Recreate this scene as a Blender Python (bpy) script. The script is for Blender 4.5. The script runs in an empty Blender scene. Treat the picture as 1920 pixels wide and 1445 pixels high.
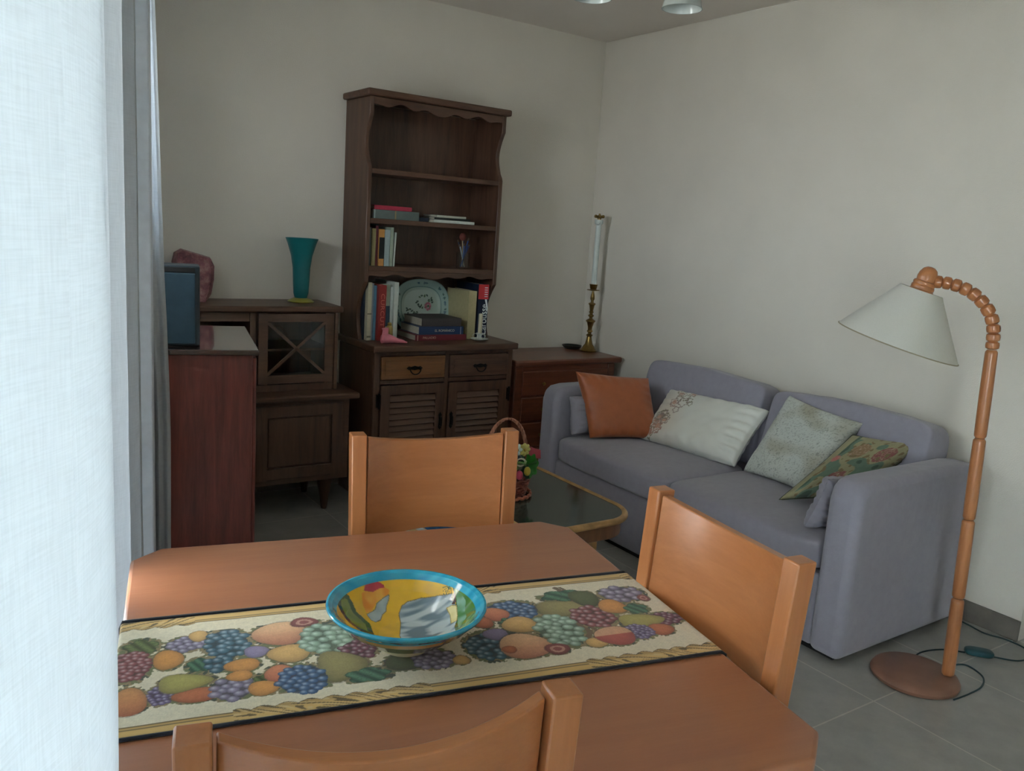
import bpy, bmesh, math, random
import numpy as np
from mathutils import Vector, Matrix, noise as mnoise
PI = math.pi
SC = bpy.context.scene
COL = SC.collection
A0 = math.radians(-12.3)                    # the window side of the room stands at this angle
UX, UY = math.cos(A0), math.sin(A0)
def uv2w(u, v, z=0.0):                      # point in the frame of the window wall -> world
    return Vector((u*UX - v*UY, u*UY + v*UX, z))
def lin(c):
    return c/12.92 if c <= 0.04045 else ((c+0.055)/1.055)**2.4
def hx(s, a=1.0):
    s = s.lstrip('#'); return tuple(lin(int(s[i:i+2], 16)/255) for i in (0, 2, 4)) + (a,)
# ------------------------------------------------------------------ materials
MATS = {}
def newmat(name):
    m = bpy.data.materials.new(name); m.use_nodes = True
    nt = m.node_tree; b = nt.nodes['Principled BSDF']; return m, nt, b
def nd(nt, t, **kw):
    n = nt.nodes.new(t)
    for k, v in kw.items():
        if k in n.inputs: n.inputs[k].default_value = v
        else: setattr(n, k, v)
    return n
def ramp(nt, stops, interp='LINEAR'):
    r = nt.nodes.new('ShaderNodeValToRGB'); e = r.color_ramp.elements; r.color_ramp.interpolation = interp
    while len(e) > 1: e.remove(e[-1])
    e[0].position = stops[0][0]; e[0].color = stops[0][1]
    for p, c in stops[1:]:
        x = e.new(p); x.color = c
    return r
def coords(nt, scale=(1, 1, 1), rot=(0, 0, 0), kind='Object'):
    t = nt.nodes.new('ShaderNodeTexCoord'); m = nt.nodes.new('ShaderNodeMapping')
    m.inputs['Scale'].default_value = scale; m.inputs['Rotation'].default_value = rot
    nt.links.new(t.outputs[kind], m.inputs['Vector']); return m
def bump(nt, b, src, dist, strength=1.0):
    n = nd(nt, 'ShaderNodeBump', Strength=strength, Distance=dist)
    nt.links.new(src, n.inputs['Height']); nt.links.new(n.outputs['Normal'], b.inputs['Normal'])
def plain(name, col, rough=0.5, metal=0.0, coat=0.0, spec=0.5, noise=0.0, nscale=30, bumpd=0.0, bscale=200, sheen=0.0, trans=0.0, ior=1.45):
    if name in MATS: return MATS[name]
    m, nt, b = newmat(name); c = hx(col) if isinstance(col, str) else col
    b.inputs['Base Color'].default_value = c
    b.inputs['Roughness'].default_value = rough; b.inputs['Metallic'].default_value = metal
    b.inputs['Coat Weight'].default_value = coat; b.inputs['Coat Roughness'].default_value = 0.12
    b.inputs['Specular IOR Level'].default_value = spec; b.inputs['IOR'].default_value = ior
    b.inputs['Sheen Weight'].default_value = sheen
    b.inputs['Transmission Weight'].default_value = trans
    mp = coords(nt)
    n = nd(nt, 'ShaderNodeTexNoise', Scale=nscale, Detail=4.0)
    nt.links.new(mp.outputs[0], n.inputs['Vector'])
    d = noise if noise else 0.05
    r = ramp(nt, [(0.3, tuple(x*(1-d) for x in c[:3])+(1,)), (0.7, tuple(min(1, x*(1+d)) for x in c[:3])+(1,))])
    nt.links.new(n.outputs['Fac'], r.inputs['Fac']); nt.links.new(r.outputs['Color'], b.inputs['Base Color'])
    if bumpd:
        n2 = nd(nt, 'ShaderNodeTexNoise', Scale=bscale, Detail=3.0); nt.links.new(mp.outputs[0], n2.inputs['Vector'])
        bump(nt, b, n2.outputs['Fac'], bumpd)
    MATS[name] = m; return m
def wood(name, c1, c2, axis='x', scale=1.0, rough=0.35, coat=0.3, figure=6.0, spec=0.5, croug=0.15, stops=(0.3, 0.7)):
    m, nt, b = newmat(name); MATS[name] = m
    st = {'x': (1.2, 14, 14), 'y': (14, 1.2, 14), 'z': (14, 14, 1.2)}[axis]
    mp = coords(nt, tuple(s*scale for s in st))
    n = nd(nt, 'ShaderNodeTexNoise', Scale=1.6, Detail=6.0, Roughness=0.6, Distortion=0.6)
    nt.links.new(mp.outputs[0], n.inputs['Vector'])
    n2 = nd(nt, 'ShaderNodeTexNoise', Scale=9.0, Detail=3.0, Roughness=0.7); nt.links.new(mp.outputs[0], n2.inputs['Vector'])
    mx = nd(nt, 'ShaderNodeMath', operation='MULTIPLY_ADD'); mx.inputs[1].default_value = 0.3
    nt.links.new(n2.outputs['Fac'], mx.inputs[0]); nt.links.new(n.outputs['Fac'], mx.inputs[2])
    sb = nd(nt, 'ShaderNodeMath', operation='SUBTRACT'); sb.inputs[1].default_value = 0.15
    nt.links.new(mx.outputs[0], sb.inputs[0])
    r = ramp(nt, [(stops[0], hx(c1)), (stops[1], hx(c2))]); nt.links.new(sb.outputs[0], r.inputs['Fac'])
    nt.links.new(r.outputs['Color'], b.inputs['Base Color'])
    b.inputs['Roughness'].default_value = rough; b.inputs['Coat Weight'].default_value = coat
    b.inputs['Coat Roughness'].default_value = croug; b.inputs['Specular IOR Level'].default_value = spec
    bump(nt, b, n2.outputs['Fac'], 0.0004, 0.5)
    return m
def cloth(name, col, rough=0.9, weave=900.0, sheen=0.3, bd=0.0006, noise=0.06, wr=0.0, wrscale=8.0, metal=0.0, spec=0.2):
    m, nt, b = newmat(name); MATS[name] = m; c = hx(col)
    mp = coords(nt)
    n = nd(nt, 'ShaderNodeTexNoise', Scale=35.0, Detail=5.0); nt.links.new(mp.outputs[0], n.inputs['Vector'])
    r = ramp(nt, [(0.3, tuple(x*(1-noise) for x in c[:3])+(1,)), (0.7, tuple(min(1, x*(1+noise)) for x in c[:3])+(1,))])
    nt.links.new(n.outputs['Fac'], r.inputs['Fac']); nt.links.new(r.outputs['Color'], b.inputs['Base Color'])
    b.inputs['Roughness'].default_value = rough; b.inputs['Sheen Weight'].default_value = sheen
    b.inputs['Specular IOR Level'].default_value = spec; b.inputs['Metallic'].default_value = metal
    w = nd(nt, 'ShaderNodeTexNoise', Scale=weave, Detail=1.0); nt.links.new(mp.outputs[0], w.inputs['Vector'])
    if wr:
        w2 = nd(nt, 'ShaderNodeTexNoise', Scale=wrscale, Detail=3.0, Distortion=1.2); nt.links.new(mp.outputs[0], w2.inputs['Vector'])
        ma = nd(nt, 'ShaderNodeMath', operation='MULTIPLY_ADD'); ma.inputs[1].default_value = wr/bd
        nt.links.new(w2.outputs['Fac'], ma.inputs[0]); nt.links.new(w.outputs['Fac'], ma.inputs[2]); src = ma.outputs[0]
    else: src = w.outputs['Fac']
    bump(nt, b, src, bd, 0.8)
    return m
def painted(name, rough=0.85, sheen=0.0, coat=0.0, weave=0.0, bd=0.0005, spec=0.3):
    m, nt, b = newmat(name); MATS[name] = m
    a = nd(nt, 'ShaderNodeVertexColor'); a.layer_name = 'paint'
    nt.links.new(a.outputs['Color'], b.inputs['Base Color'])
    b.inputs['Roughness'].default_value = rough; b.inputs['Sheen Weight'].default_value = sheen
    b.inputs['Coat Weight'].default_value = coat; b.inputs['Coat Roughness'].default_value = 0.06; b.inputs['Specular IOR Level'].default_value = spec
    if weave:
        mp = coords(nt); w = nd(nt, 'ShaderNodeTexNoise', Scale=weave, Detail=2.0); nt.links.new(mp.outputs[0], w.inputs['Vector'])
        bump(nt, b, w.outputs['Fac'], bd, 0.8)
    return m
# ------------------------------------------------------------------ mesh building
class MB:
    def __init__(s): s.bm = bmesh.new()
    def box(s, x0, x1, y0, y1, z0, z1, M=None):
        vs = [s.bm.verts.new((x, y, z)) for x in (x0, x1) for y in (y0, y1) for z in (z0, z1)]
        for f in ((0, 1, 3, 2), (4, 6, 7, 5), (0, 4, 5, 1), (2, 3, 7, 6), (0, 2, 6, 4), (1, 5, 7, 3)):
            s.bm.faces.new([vs[i] for i in f])
        if M is not None: bmesh.ops.transform(s.bm, matrix=M, verts=vs)
        return s
    def prism(s, pts, lo, hi, axis='z', M=None):      # closed outline extruded along an axis
        def P(p, h):
            return {'z': (p[0], p[1], h), 'y': (p[0], h, p[1]), 'x': (h, p[0], p[1])}[axis]
        a = [s.bm.verts.new(P(p, lo)) for p in pts]; b = [s.bm.verts.new(P(p, hi)) for p in pts]
        n = len(pts); s.bm.faces.new(a); s.bm.faces.new(b[::-1])
        for i in range(n): s.bm.faces.new((a[i], a[(i+1) % n], b[(i+1) % n], b[i]))
        if M is not None: bmesh.ops.transform(s.bm, matrix=M, verts=a+b)
        return s
    def lathe(s, prof, seg=32, c=(0, 0, 0), M=None, cap=True):
        rings = []; new = []
        for r, z in prof:
            if r < 1e-6:
                v = s.bm.verts.new((c[0], c[1], c[2]+z)); rings.append([v]); new.append(v)
            else:
                R = [s.bm.verts.new((c[0]+r*math.cos(2*PI*i/seg), c[1]+r*math.sin(2*PI*i/seg), c[2]+z)) for i in range(seg)]
                rings.append(R); new += R
        for a, b in zip(rings, rings[1:]):
            for i in range(seg):
                j = (i+1) % seg
                if len(a) == 1 and len(b) == 1: continue
                if len(a) == 1: s.bm.faces.new((a[0], b[i], b[j]))
                elif len(b) == 1: s.bm.faces.new((a[i], a[j], b[0]))
                else: s.bm.faces.new((a[i], a[j], b[j], b[i]))
        if cap:
            if len(rings[0]) > 1: s.bm.faces.new(rings[0][::-1])
            if len(rings[-1]) > 1: s.bm.faces.new(rings[-1])
        if M is not None: bmesh.ops.transform(s.bm, matrix=M, verts=new)
        return s
    def tube(s, pts, rad, seg=10, closed=False):
        pts = [Vector(p) for p in pts]; n = len(pts); rings = []
        rr = rad if hasattr(rad, '__len__') else [rad]*n
        up = None
        for i, p in enumerate(pts):
            if closed: t = pts[(i+1) % n]-pts[i-1]
            else: t = pts[min(i+1, n-1)]-pts[max(i-1, 0)]
            t.normalize()
            if up is None: up = t.orthogonal().normalized()
            up = (up - t*up.dot(t)); up = up.normalized() if up.length > 1e-6 else t.orthogonal().normalized()
            w = t.cross(up)
            rings.append([s.bm.verts.new(p + (up*math.cos(2*PI*k/seg)+w*math.sin(2*PI*k/seg))*rr[i]) for k in range(seg)])
        m = n if closed else n-1
        for i in range(m):
            a, b = rings[i], rings[(i+1) % n]
            for k in range(seg): s.bm.faces.new((a[k], a[(k+1) % seg], b[(k+1) % seg], b[k]))
        if not closed: s.bm.faces.new(rings[0][::-1]); s.bm.faces.new(rings[-1])
        return s
    def grid(s, nu, nv, f, closed_u=False):
        V = [[s.bm.verts.new(f(i/(nu if closed_u else nu-1), j/(nv-1))) for j in range(nv)] for i in range(nu)]
        for i in range(nu if closed_u else nu-1):
            for j in range(nv-1):
                k = (i+1) % nu; s.bm.faces.new((V[i][j], V[k][j], V[k][j+1], V[i][j+1]))
        return s
    def sphere(s, c, r, seg=12, M=None):
        rx, ry, rz = r if hasattr(r, '__len__') else (r, r, r)
        mt = Matrix.Translation(c) @ (M if M is not None else Matrix.Identity(4)) @ Matrix.Diagonal((rx, ry, rz, 1))
        bmesh.ops.create_uvsphere(s.bm, u_segments=seg, v_segments=max(6, seg*2//3), radius=1.0, matrix=mt)
        return s
    def puff(s, c, half, e=0.35, n=20, f=None, M=None):   # rounded cushion block
        hx_, hy, hz = half
        def sp(v, p): return math.copysign(abs(v)**p, v)
        def g(a, b):
            th = 2*PI*a; ph = PI*(b-0.5)
            x = sp(math.cos(ph), e)*sp(math.cos(th), e); y = sp(math.cos(ph), e)*sp(math.sin(th), e); z = sp(math.sin(ph), e)
            p = Vector((x*hx_, y*hy, z*hz))
            if f: p = f(p, x, y, z)
            if M is not None: p = M @ p
            return Vector(c)+p
        s.grid(n*4, n*2, g, closed_u=True)
        return s
    def build(s, name, mat, parent=None, bevel=0.0, seg=2, smooth=True, label=None, sub=0, solid=0.0, auto=40):
        bmesh.ops.remove_doubles(s.bm, verts=s.bm.verts, dist=1e-5)
        bmesh.ops.recalc_face_normals(s.bm, faces=s.bm.faces)
        me = bpy.data.meshes.new(name); s.bm.to_mesh(me); s.bm.free()
        if mat: me.materials.append(mat)
        if smooth:
            for p in me.polygons: p.use_smooth = True
            try: me.set_sharp_from_angle(angle=math.radians(auto))
            except Exception: pass
        o = bpy.data.objects.new(name, me); COL.objects.link(o)
        if solid:
            q = o.modifiers.new('solid', 'SOLIDIFY'); q.thickness = solid; q.offset = 0
        if bevel:
            q = o.modifiers.new('bevel', 'BEVEL'); q.width = bevel; q.segments = seg; q.limit_method = 'ANGLE'; q.angle_limit = math.radians(40)
            q.harden_normals = False
        if sub:
            q = o.modifiers.new('sub', 'SUBSURF'); q.levels = sub; q.render_levels = sub
        if parent: o.parent = parent
        if label: o['label'] = label
        return o
def thing(name, label, cat, loc=(0, 0, 0), rz=0.0, group=None):
    o = bpy.data.objects.new(name, None); COL.objects.link(o); o.empty_display_size = 0.05
    o.location = loc; o.rotation_euler = (0, 0, rz); o['label'] = label; o['category'] = cat
    if group: o['group'] = group
    return o
def tag(o, label, cat, group=None):
    o['label'] = label; o['category'] = cat
    if group: o['group'] = group
    return o
def struct(o): o['kind'] = 'structure'; return o
def empty(name, loc=(0, 0, 0), rz=0.0):
    o = bpy.data.objects.new(name, None); COL.objects.link(o); o.location = loc; o.rotation_euler = (0, 0, rz); o.empty_display_size = 0.05; return o
def text(body, size, mat, name, parent, loc, rot, depth=0.0004, width=None, label=None, sx=1.0):
    c = bpy.data.curves.new(name, 'FONT'); c.body = body; c.size = size; c.extrude = depth; c.align_x = 'CENTER'; c.align_y = 'CENTER'
    t = bpy.data.objects.new('tmp', c); COL.objects.link(t)
    dg = bpy.context.evaluated_depsgraph_get(); dg.update()
    me = bpy.data.meshes.new_from_object(t.evaluated_get(dg)); bpy.data.objects.remove(t); bpy.data.curves.remove(c)
    xs = [v.co.x for v in me.vertices]; w = max(xs)-min(xs)
    k = (width/w if width else 1.0)
    for v in me.vertices: v.co.x *= k*sx
    me.materials.clear(); me.materials.append(mat)
    o = bpy.data.objects.new(name, me); COL.objects.link(o); o.parent = parent; o.location = loc; o.rotation_euler = rot
    return o
def rr(w, h, r, n=5, cx=0, cy=0):            # rounded rectangle outline
    out = []
    for (sx, sy, a0) in ((1, -1, -90), (1, 1, 0), (-1, 1, 90), (-1, -1, 180)):
        for k in range(n+1):
            a = math.radians(a0+90*k/n)
            out.append((cx+sx*(w/2-r)+r*math.cos(a), cy+sy*(h/2-r)+r*math.sin(a)))
    return out
def paint(o, colors):                          # one linear colour per vertex, a printed or painted pattern
    at = o.data.color_attributes.new('paint', 'FLOAT_COLOR', 'POINT')
    at.data.foreach_set('color', np.asarray(colors, dtype=np.float32).ravel())
# ------------------------------------------------------------------ camera, world
cam_d = bpy.data.cameras.new('camera'); cam = bpy.data.objects.new('camera', cam_d); COL.objects.link(cam)
EX = Vector((0.82914925, -0.55494298, 0.06745226)); EYd = Vector((-0.04694969, -0.18936077, -0.9807845)); EZ = Vector((0.55705228, 0.81004987, -0.18306274))
M = Matrix(((EX[0], -EYd[0], -EZ[0], -3.422), (EX[1], -EYd[1], -EZ[1], -4.2195), (EX[2], -EYd[2], -EZ[2], 1.45), (0, 0, 0, 1)))
cam.matrix_world = M
cam_d.sensor_width = 36; cam_d.lens = 1572.1*36/1920; cam_d.clip_start = 0.02
SC.camera = cam
vs = SC.view_settings; vs.view_transform = 'Standard'; vs.look = 'None'; vs.gamma = 1.0; vs.use_curve_mapping = False
vs.exposure = 2.06
w = bpy.data.worlds.new('world'); SC.world = w; w.use_nodes = True
bg = w.node_tree.nodes['Background']; bg.inputs['Color'].default_value = (0.80, 0.92, 1.0, 1); bg.inputs['Strength'].default_value = 10.0
nt = w.node_tree
tc = nt.nodes.new('ShaderNodeTexCoord'); sp = nt.nodes.new('ShaderNodeSeparateXYZ'); nt.links.new(tc.outputs['Generated'], sp.inputs[0])
wr_ = ramp(nt, [(0.40, (0.62, 0.63, 0.60, 1)), (0.50, (0.78, 0.82, 0.84, 1)), (0.62, (0.80, 0.92, 1.0, 1)), (1.0, (0.55, 0.75, 1.0, 1))])
mr = nd(nt, 'ShaderNodeMapRange'); mr.inputs['From Min'].default_value = -1; mr.inputs['From Max'].default_value = 1
nt.links.new(sp.outputs['Z'], mr.inputs['Value']); nt.links.new(mr.outputs[0], wr_.inputs['Fac']); nt.links.new(wr_.outputs['Color'], bg.inputs['Color'])
# ------------------------------------------------------------------ shared materials
m_wall = plain('wall_paint', '#dad5ca', rough=0.9, noise=0.03, nscale=3, bumpd=0.0012, bscale=220, spec=0.2)
m_ceil = plain('ceiling_paint', '#e0d9d0', rough=0.95, noise=0.02, nscale=3, bumpd=0.001, bscale=180, spec=0.2)
m_base = plain('baseboard_tile', '#6f6a62', rough=0.5, noise=0.15, nscale=18)
m_white = plain('white_lacquer', '#dfe4ea', rough=0.35)
m_orange = wood('beech_orange', '#aa6a3d', '#bc7a4a', 'x', 1.0, rough=0.32, coat=0.35, croug=0.2)
m_orange_z = wood('beech_orange_upright', '#aa6a3d', '#bc7a4a', 'z', 1.0, rough=0.32, coat=0.35, croug=0.2)
m_table = wood('beech_table', '#9a6245', '#a66e4c', 'x', 0.8, rough=0.30, coat=0.4, croug=0.18)
m_oak = wood('dark_oak', '#432c20', '#644532', 'x', 1.3, rough=0.45, coat=0.15)
m_oak_z = wood('dark_oak_upright', '#40291e', '#5f4230', 'z', 1.3, rough=0.45, coat=0.15)
m_oakl = wood('mid_oak_panel', '#6b4526', '#8a5c34', 'x', 1.6, rough=0.45, coat=0.15)
m_mahog = wood('red_mahogany', '#62302a', '#8a463a', 'z', 1.6, rough=0.4, coat=0.2)
m_dres = wood('reddish_walnut', '#5a3020', '#7c462e', 'x', 1.3, rough=0.35, coat=0.3)
m_brass = plain('brass', '#8c7444', rough=0.3, metal=1.0, noise=0.15, nscale=40)
m_iron = plain('blackened_iron', '#1d1c1c', rough=0.4, metal=0.8)
m_black = plain('matt_black', '#141619', rough=0.6)
m_glass, nt, b = newmat('clear_glass'); b.inputs['Roughness'].default_value = 0.02; b.inputs['Transmission Weight'].default_value = 1.0; b.inputs['IOR'].default_value = 1.3; b.inputs['Base Color'].default_value = (0.9, 0.95, 0.95, 1)
m_lampw = wood('turned_pine', '#a0643c', '#bd7f50', 'z', 1.5, rough=0.35, coat=0.3)
m_rattan = plain('rattan_cane', '#a58050', rough=0.5, noise=0.25, nscale=25, coat=0.2)
m_sofa = cloth('lavender_slipcover', '#94929d', weave=700, wr=0.006, wrscale=4.0, bd=0.0006, noise=0.04)
m_paper = plain('book_pages', '#b9b3a2', rough=0.9, noise=0.1, nscale=120)
# ------------------------------------------------------------------ room shell
H = 2.605
WU = -2.75                                      # window wall line in the rotated frame
def wallC(v): return uv2w(WU, v)
Pn = wallC(0); 
def wl_x(y): return (WU - y*UY)/UX                # x of the window wall at world y
YF = -7.2
# floor: square ceramic tiles laid parallel to the back wall
m_floor, nt, b = newmat('ceramic_floor_tiles')
mp = coords(nt, (1, 1, 1)); mp.inputs['Location'].default_value = (0.935, 2.835, 0)
br = nd(nt, 'ShaderNodeTexBrick', offset=0.0, squash=1.0)
br.inputs['Scale'].default_value = 1.0; br.inputs['Brick Width'].default_value = 0.475; br.inputs['Row Height'].default_value = 0.475
br.inputs['Mortar Size'].default_value = 0.003; br.inputs['Mortar Smooth'].default_value = 0.2; br.inputs['Bias'].default_value = 0.0
br.inputs['Color1'].default_value = hx('#9c9b96'); br.inputs['Color2'].default_value = hx('#a3a29c'); br.inputs['Mortar'].default_value = hx('#bdbab0')
nt.links.new(mp.outputs[0], br.inputs['Vector'])
n = nd(nt, 'ShaderNodeTexNoise', Scale=7.0, Detail=6.0, Roughness=0.65); nt.links.new(mp.outputs[0], n.inputs['Vector'])
mx = nd(nt, 'ShaderNodeMixRGB', blend_type='OVERLAY'); mx.inputs[0].default_value = 0.35
nt.links.new(br.outputs['Color'], mx.inputs[1]); nt.links.new(n.outputs['Fac'], mx.inputs[2]); nt.links.new(mx.outputs[0], b.inputs['Base Color'])
b.inputs['Roughness'].default_value = 0.38
bump(nt, b, br.outputs['Fac'], -0.001, 0.6)
struct(MB().box(-6.0, 1.6, YF-0.2, 0.2, -0.1, 0).build('floor', m_floor))
struct(MB().box(-6.0, 1.6, YF-0.2, 0.2, H, H+0.1).build('ceiling', m_ceil))
struct(MB().box(-3.3, 0.12, 0, 0.12, 0, H).build('wall_back', m_wall))
struct(MB().box(0, 0.12, -2.85, 0, 0, H).build('wall_right', m_wall, bevel=0.004))
struct(MB().box(0, 0.12, YF, -3.9, 0, H).build('wall_near_right', m_wall))
struct(MB().box(0.12, 1.4, -2.85, -2.73, 0, H).box(0.12, 1.4, -4.02, -3.9, 0, H).box(1.4, 1.5, -4.02, -2.73, 0, H).build('wall_hallway', m_wall))
struct(MB().box(-5.6, 0.12, YF-0.12, YF, 0, H).build('wall_front', m_wall))
RW = Matrix.Rotation(A0, 4, 'Z')
def wseg(mb, v0, v1, z0, z1, t=0.14): mb.box(WU-t, WU, v0, v1, z0, z1, M=RW)
mb = MB()
VB, VT = -7.9, 0.75
O1, O2, O3, O4 = -6.60, -5.60, -4.95, -2.90       # two tall openings; the rear one is unseen, added to let in daylight
ZT = 2.25
O5, O6 = -2.28, -1.84
Z5, Z6 = 1.40, 2.10                         # unseen smaller window added above the red-brown cabinet to light the walls
wseg(mb, VB, O1, 0, H); wseg(mb, O2, O3, 0, H); wseg(mb, O4, O5, 0, H); wseg(mb, O5, O6, 0, Z5); wseg(mb, O5, O6, Z6, H); wseg(mb, O6, VT, 0, H)
wseg(mb, O1, O2, ZT, H); wseg(mb, O3, O4, ZT, H)
struct(mb.build('wall_left', m_wall))
bb = MB().box(-0.012, 0, -2.85, 0, 0, 0.085).build('baseboard_right', m_base, bevel=0.003); struct(bb)
struct(MB().box(-2.78, -0.012, -0.012, 0, 0, 0.085).build('baseboard_back', m_base, bevel=0.003))
# windows: tall white casements, one leaf of the nearer opening swung into the room
def leaf(name, parent, w_, h_, z0, M=None):
    t = 0.055
    mb = MB()
    for (a, b_, c_, d) in ((0, t, 0, h_), (w_-t, w_, 0, h_), (t, w_-t, 0, t+0.05), (t, w_-t, h_-t, h_)):
        mb.box(a, b_, -0.025, 0.025, z0+c_, z0+d)
    o = mb.build(name, m_white, parent, bevel=0.003)
    g = MB().box(t, w_-t, -0.004, 0.004, z0+t+0.05, z0+h_-t).build('glass', m_glass, o)
    return o
def window(name, v0, v1, open_leaf):
    r = struct(empty(name, uv2w(WU, v0), A0))
    L = v1-v0
    mb = MB()
    for (a, b_) in ((0, 0.05), (L-0.05, L)): mb.box(-0.10, -0.02, a, b_, 0, ZT)
    mb.box(-0.10, -0.02, 0, L, ZT-0.05, ZT).box(-0.10, -0.02, 0, L, 0, 0.04)
    mb.build('window_frame', m_white, r, bevel=0.003)
    return r, L
w1, L1 = window('window_1', O3, O4, True)
struct(MB().box(WU+0.0005, -2.503, -2.50, -2.30, 0, H-0.0005, M=RW).build('trim_1', plain('pale_blue_paint', '#e4edf8', rough=0.35), bevel=0.004))   # white pilaster beside the window
s = leaf('sash', w1, 0.85, 2.12, 0.05); s.location = (-0.06, 0.06, 0); s.rotation_euler = (0, 0, PI/2)
w2, L2 = window('added_window_2', O1, O2, False)  # out of view behind the camera, added for uncurtained daylight
for k in range(2):
    s = leaf('sash', w2, 0.80, 2.12, 0.05); s.location = (-0.06, 0.06+k*0.83, 0); s.rotation_euler = (0, 0, PI/2)
w3 = struct(empty('added_window_3', uv2w(WU, O5), A0)); L3_ = O6-O5  # added out of view, sized for the brightness of the far walls
mb = MB()
for (a, b_) in ((0, 0.05), (L3_-0.05, L3_)): mb.box(-0.10, -0.03, a, b_, Z5, Z6)
mb.box(-0.10, -0.03, 0.05, L3_-0.05, Z6-0.05, Z6).box(-0.10, -0.03, 0.05, L3_-0.05, Z5, Z5+0.05)
mb.build('window_frame', m_white, w3, bevel=0.003)
L = bpy.data.lights.new('window_daylight', 'AREA'); L.shape = 'RECTANGLE'; L.size = L3_; L.size_y = Z6-Z5; L.cycles.is_portal = True
o = bpy.data.objects.new('window_daylight', L); COL.objects.link(o); o.location = uv2w(WU-0.13, (O5+O6)/2, (Z5+Z6)/2); o.rotation_euler = Vector((UX, UY, 0)).to_track_quat('-Z', 'Y').to_euler()
# sky portals sit in the two tall openings so that daylight is sampled well
for v0, v1 in ((O1, O2), (O3, O4)):
    L = bpy.data.lights.new('window_daylight', 'AREA'); L.shape = 'RECTANGLE'; L.size = (v1-v0); L.size_y = ZT; L.cycles.is_portal = True
    o = bpy.data.objects.new('window_daylight', L); COL.objects.link(o); o.location = uv2w(WU-0.13, (v0+v1)/2, ZT/2)
    o.rotation_euler = Matrix(((0*UX, 0, 0), (0, 0, 0), (0, 0, 0))).to_euler()
    d = Vector((UX, UY, 0)); o.rotation_euler = d.to_track_quat('-Z', 'Y').to_euler()
# ------------------------------------------------------------------ curtains
def curtain_mat(name, col, tr=0.6):
    m, nt, b = newmat(name)
    mp = coords(nt, (1, 1, 1))
    n1 = nd(nt, 'ShaderNodeTexNoise', Scale=1.0, Detail=3.0); m1 = coords(nt, (420, 420, 30)); nt.links.new(m1.outputs[0], n1.inputs['Vector'])
    n2 = nd(nt, 'ShaderNodeTexNoise', Scale=1.0, Detail=3.0); m2 = coords(nt, (26, 26, 700)); nt.links.new(m2.outputs[0], n2.inputs['Vector'])
    mu = nd(nt, 'ShaderNodeMath', operation='ADD'); nt.links.new(n1.outputs['Fac'], mu.inputs[0]); nt.links.new(n2.outputs['Fac'], mu.inputs[1])
    c = hx(col)
    r = ramp(nt, [(0.36, tuple(x*0.90 for x in c[:3])+(1,)), (0.6, c)])
    h = nd(nt, 'ShaderNodeMath', operation='MULTIPLY'); h.inputs[1].default_value = 0.5; nt.links.new(mu.outputs[0], h.inputs[0]); nt.links.new(h.outputs[0], r.inputs['Fac'])
    out = nt.nodes['Material Output']
    df = nt.nodes.new('ShaderNodeBsdfDiffuse'); tl = nt.nodes.new('ShaderNodeBsdfTranslucent'); ms = nt.nodes.new('ShaderNodeMixShader')
    ms.inputs[0].default_value = tr
    nt.links.new(r.outputs['Color'], df.inputs['Color']); nt.links.new(r.outputs['Color'], tl.inputs['Color'])
    nt.links.new(df.outputs[0], ms.inputs[1]); nt.links.new(tl.outputs[0], ms.inputs[2]); nt.links.new(ms.outputs[0], out.inputs['Surface'])
    MATS[name] = m; return m
m_curt = curtain_mat('linen_curtain', '#c9cdd0', 0.38)
def smooth_path(P, n):
    P = [Vector((p[0], p[1], 0)) for p in P]; out = []
    P = [P[0]]+P+[P[-1]]
    for i in range(1, len(P)-2):
        for k in range(n):
            t = k/n; a, b_, c, d = P[i-1], P[i], P[i+1], P[i+2]
            out.append(0.5*((2*b_)+(c-a)*t+(2*a-5*b_+4*c-d)*t*t+(3*b_-a-3*c+d)*t**3))
    out.append(P[-2]); return out
def curtain(name, path, z0, z1, label, wav=0.004, seed=1, nsm=8, flare=0.0):
    pts = smooth_path(path, nsm); n = len(pts); r = thing(name, label, 'curtain', uv2w(pts[0].x, pts[0].y, 0), A0, 'linen curtains at the tall windows')
    o0 = pts[0]
    mb = MB(); nz = 60
    def f(a, b_):
        p = pts[round(a*(n-1))]-o0; z = z0+(z1-z0)*b_
        k = mnoise.noise(Vector((p.y*5+seed*7, z*1.7, seed)))*wav + mnoise.noise(Vector((p.y*14, z*6, seed+3)))*wav*0.35
        return Vector((p.x+k-flare*max(0, z-0.8)*(1 if p.x > -0.06 else 0.3), p.y+k*0.5, z))
    mb.grid(n, nz, f)
    o = mb.build('drape', m_curt, r, solid=0.0012)
    h = MB().box(-0.012, 0.012, 0, 0.001, 0, 0.01)
    return r
CU, CV = -2.4446, -4.8516
# near panel: its rightmost folds stand close beside the camera, the rest runs back along the window
near = [(-2.60, CV-0.55), (-2.55, CV-0.40), (-2.61, CV-0.25), (-2.57, CV-0.1), (-2.62, CV+0.06), (-2.585, CV+0.2), (-2.605, CV+0.34), (-2.572, CV+0.46), (-2.560, CV+0.55),
        (-2.540, CV+0.61), (-2.519, CV+0.650), (-2.5145, CV+0.662), (-2.518, CV+0.674), (-2.508, CV+0.72), (-2.5005, CV+0.775), (-2.501, CV+0.790), (-2.520, CV+0.797), (-2.552, CV+0.800),
        (-2.590, CV+0.85), (-2.575, CV+1.1), (-2.590, CV+1.3), (-2.580, CV+1.50), (-2.605, CV+1.565), (-2.640, CV+1.585)]
mid = [(-2.66, CV+1.70), (-2.590, CV+1.66), (-2.560, CV+1.74), (-2.625, CV+1.80), (-2.556, CV+1.88), (-2.545, CV+1.92), (-2.625, CV+1.97), (-2.538, CV+2.06), (-2.536, CV+2.12), (-2.625, CV+2.10), (-2.5345, CV+2.175), (-2.540, CV+2.20), (-2.62, CV+2.21)]
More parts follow.
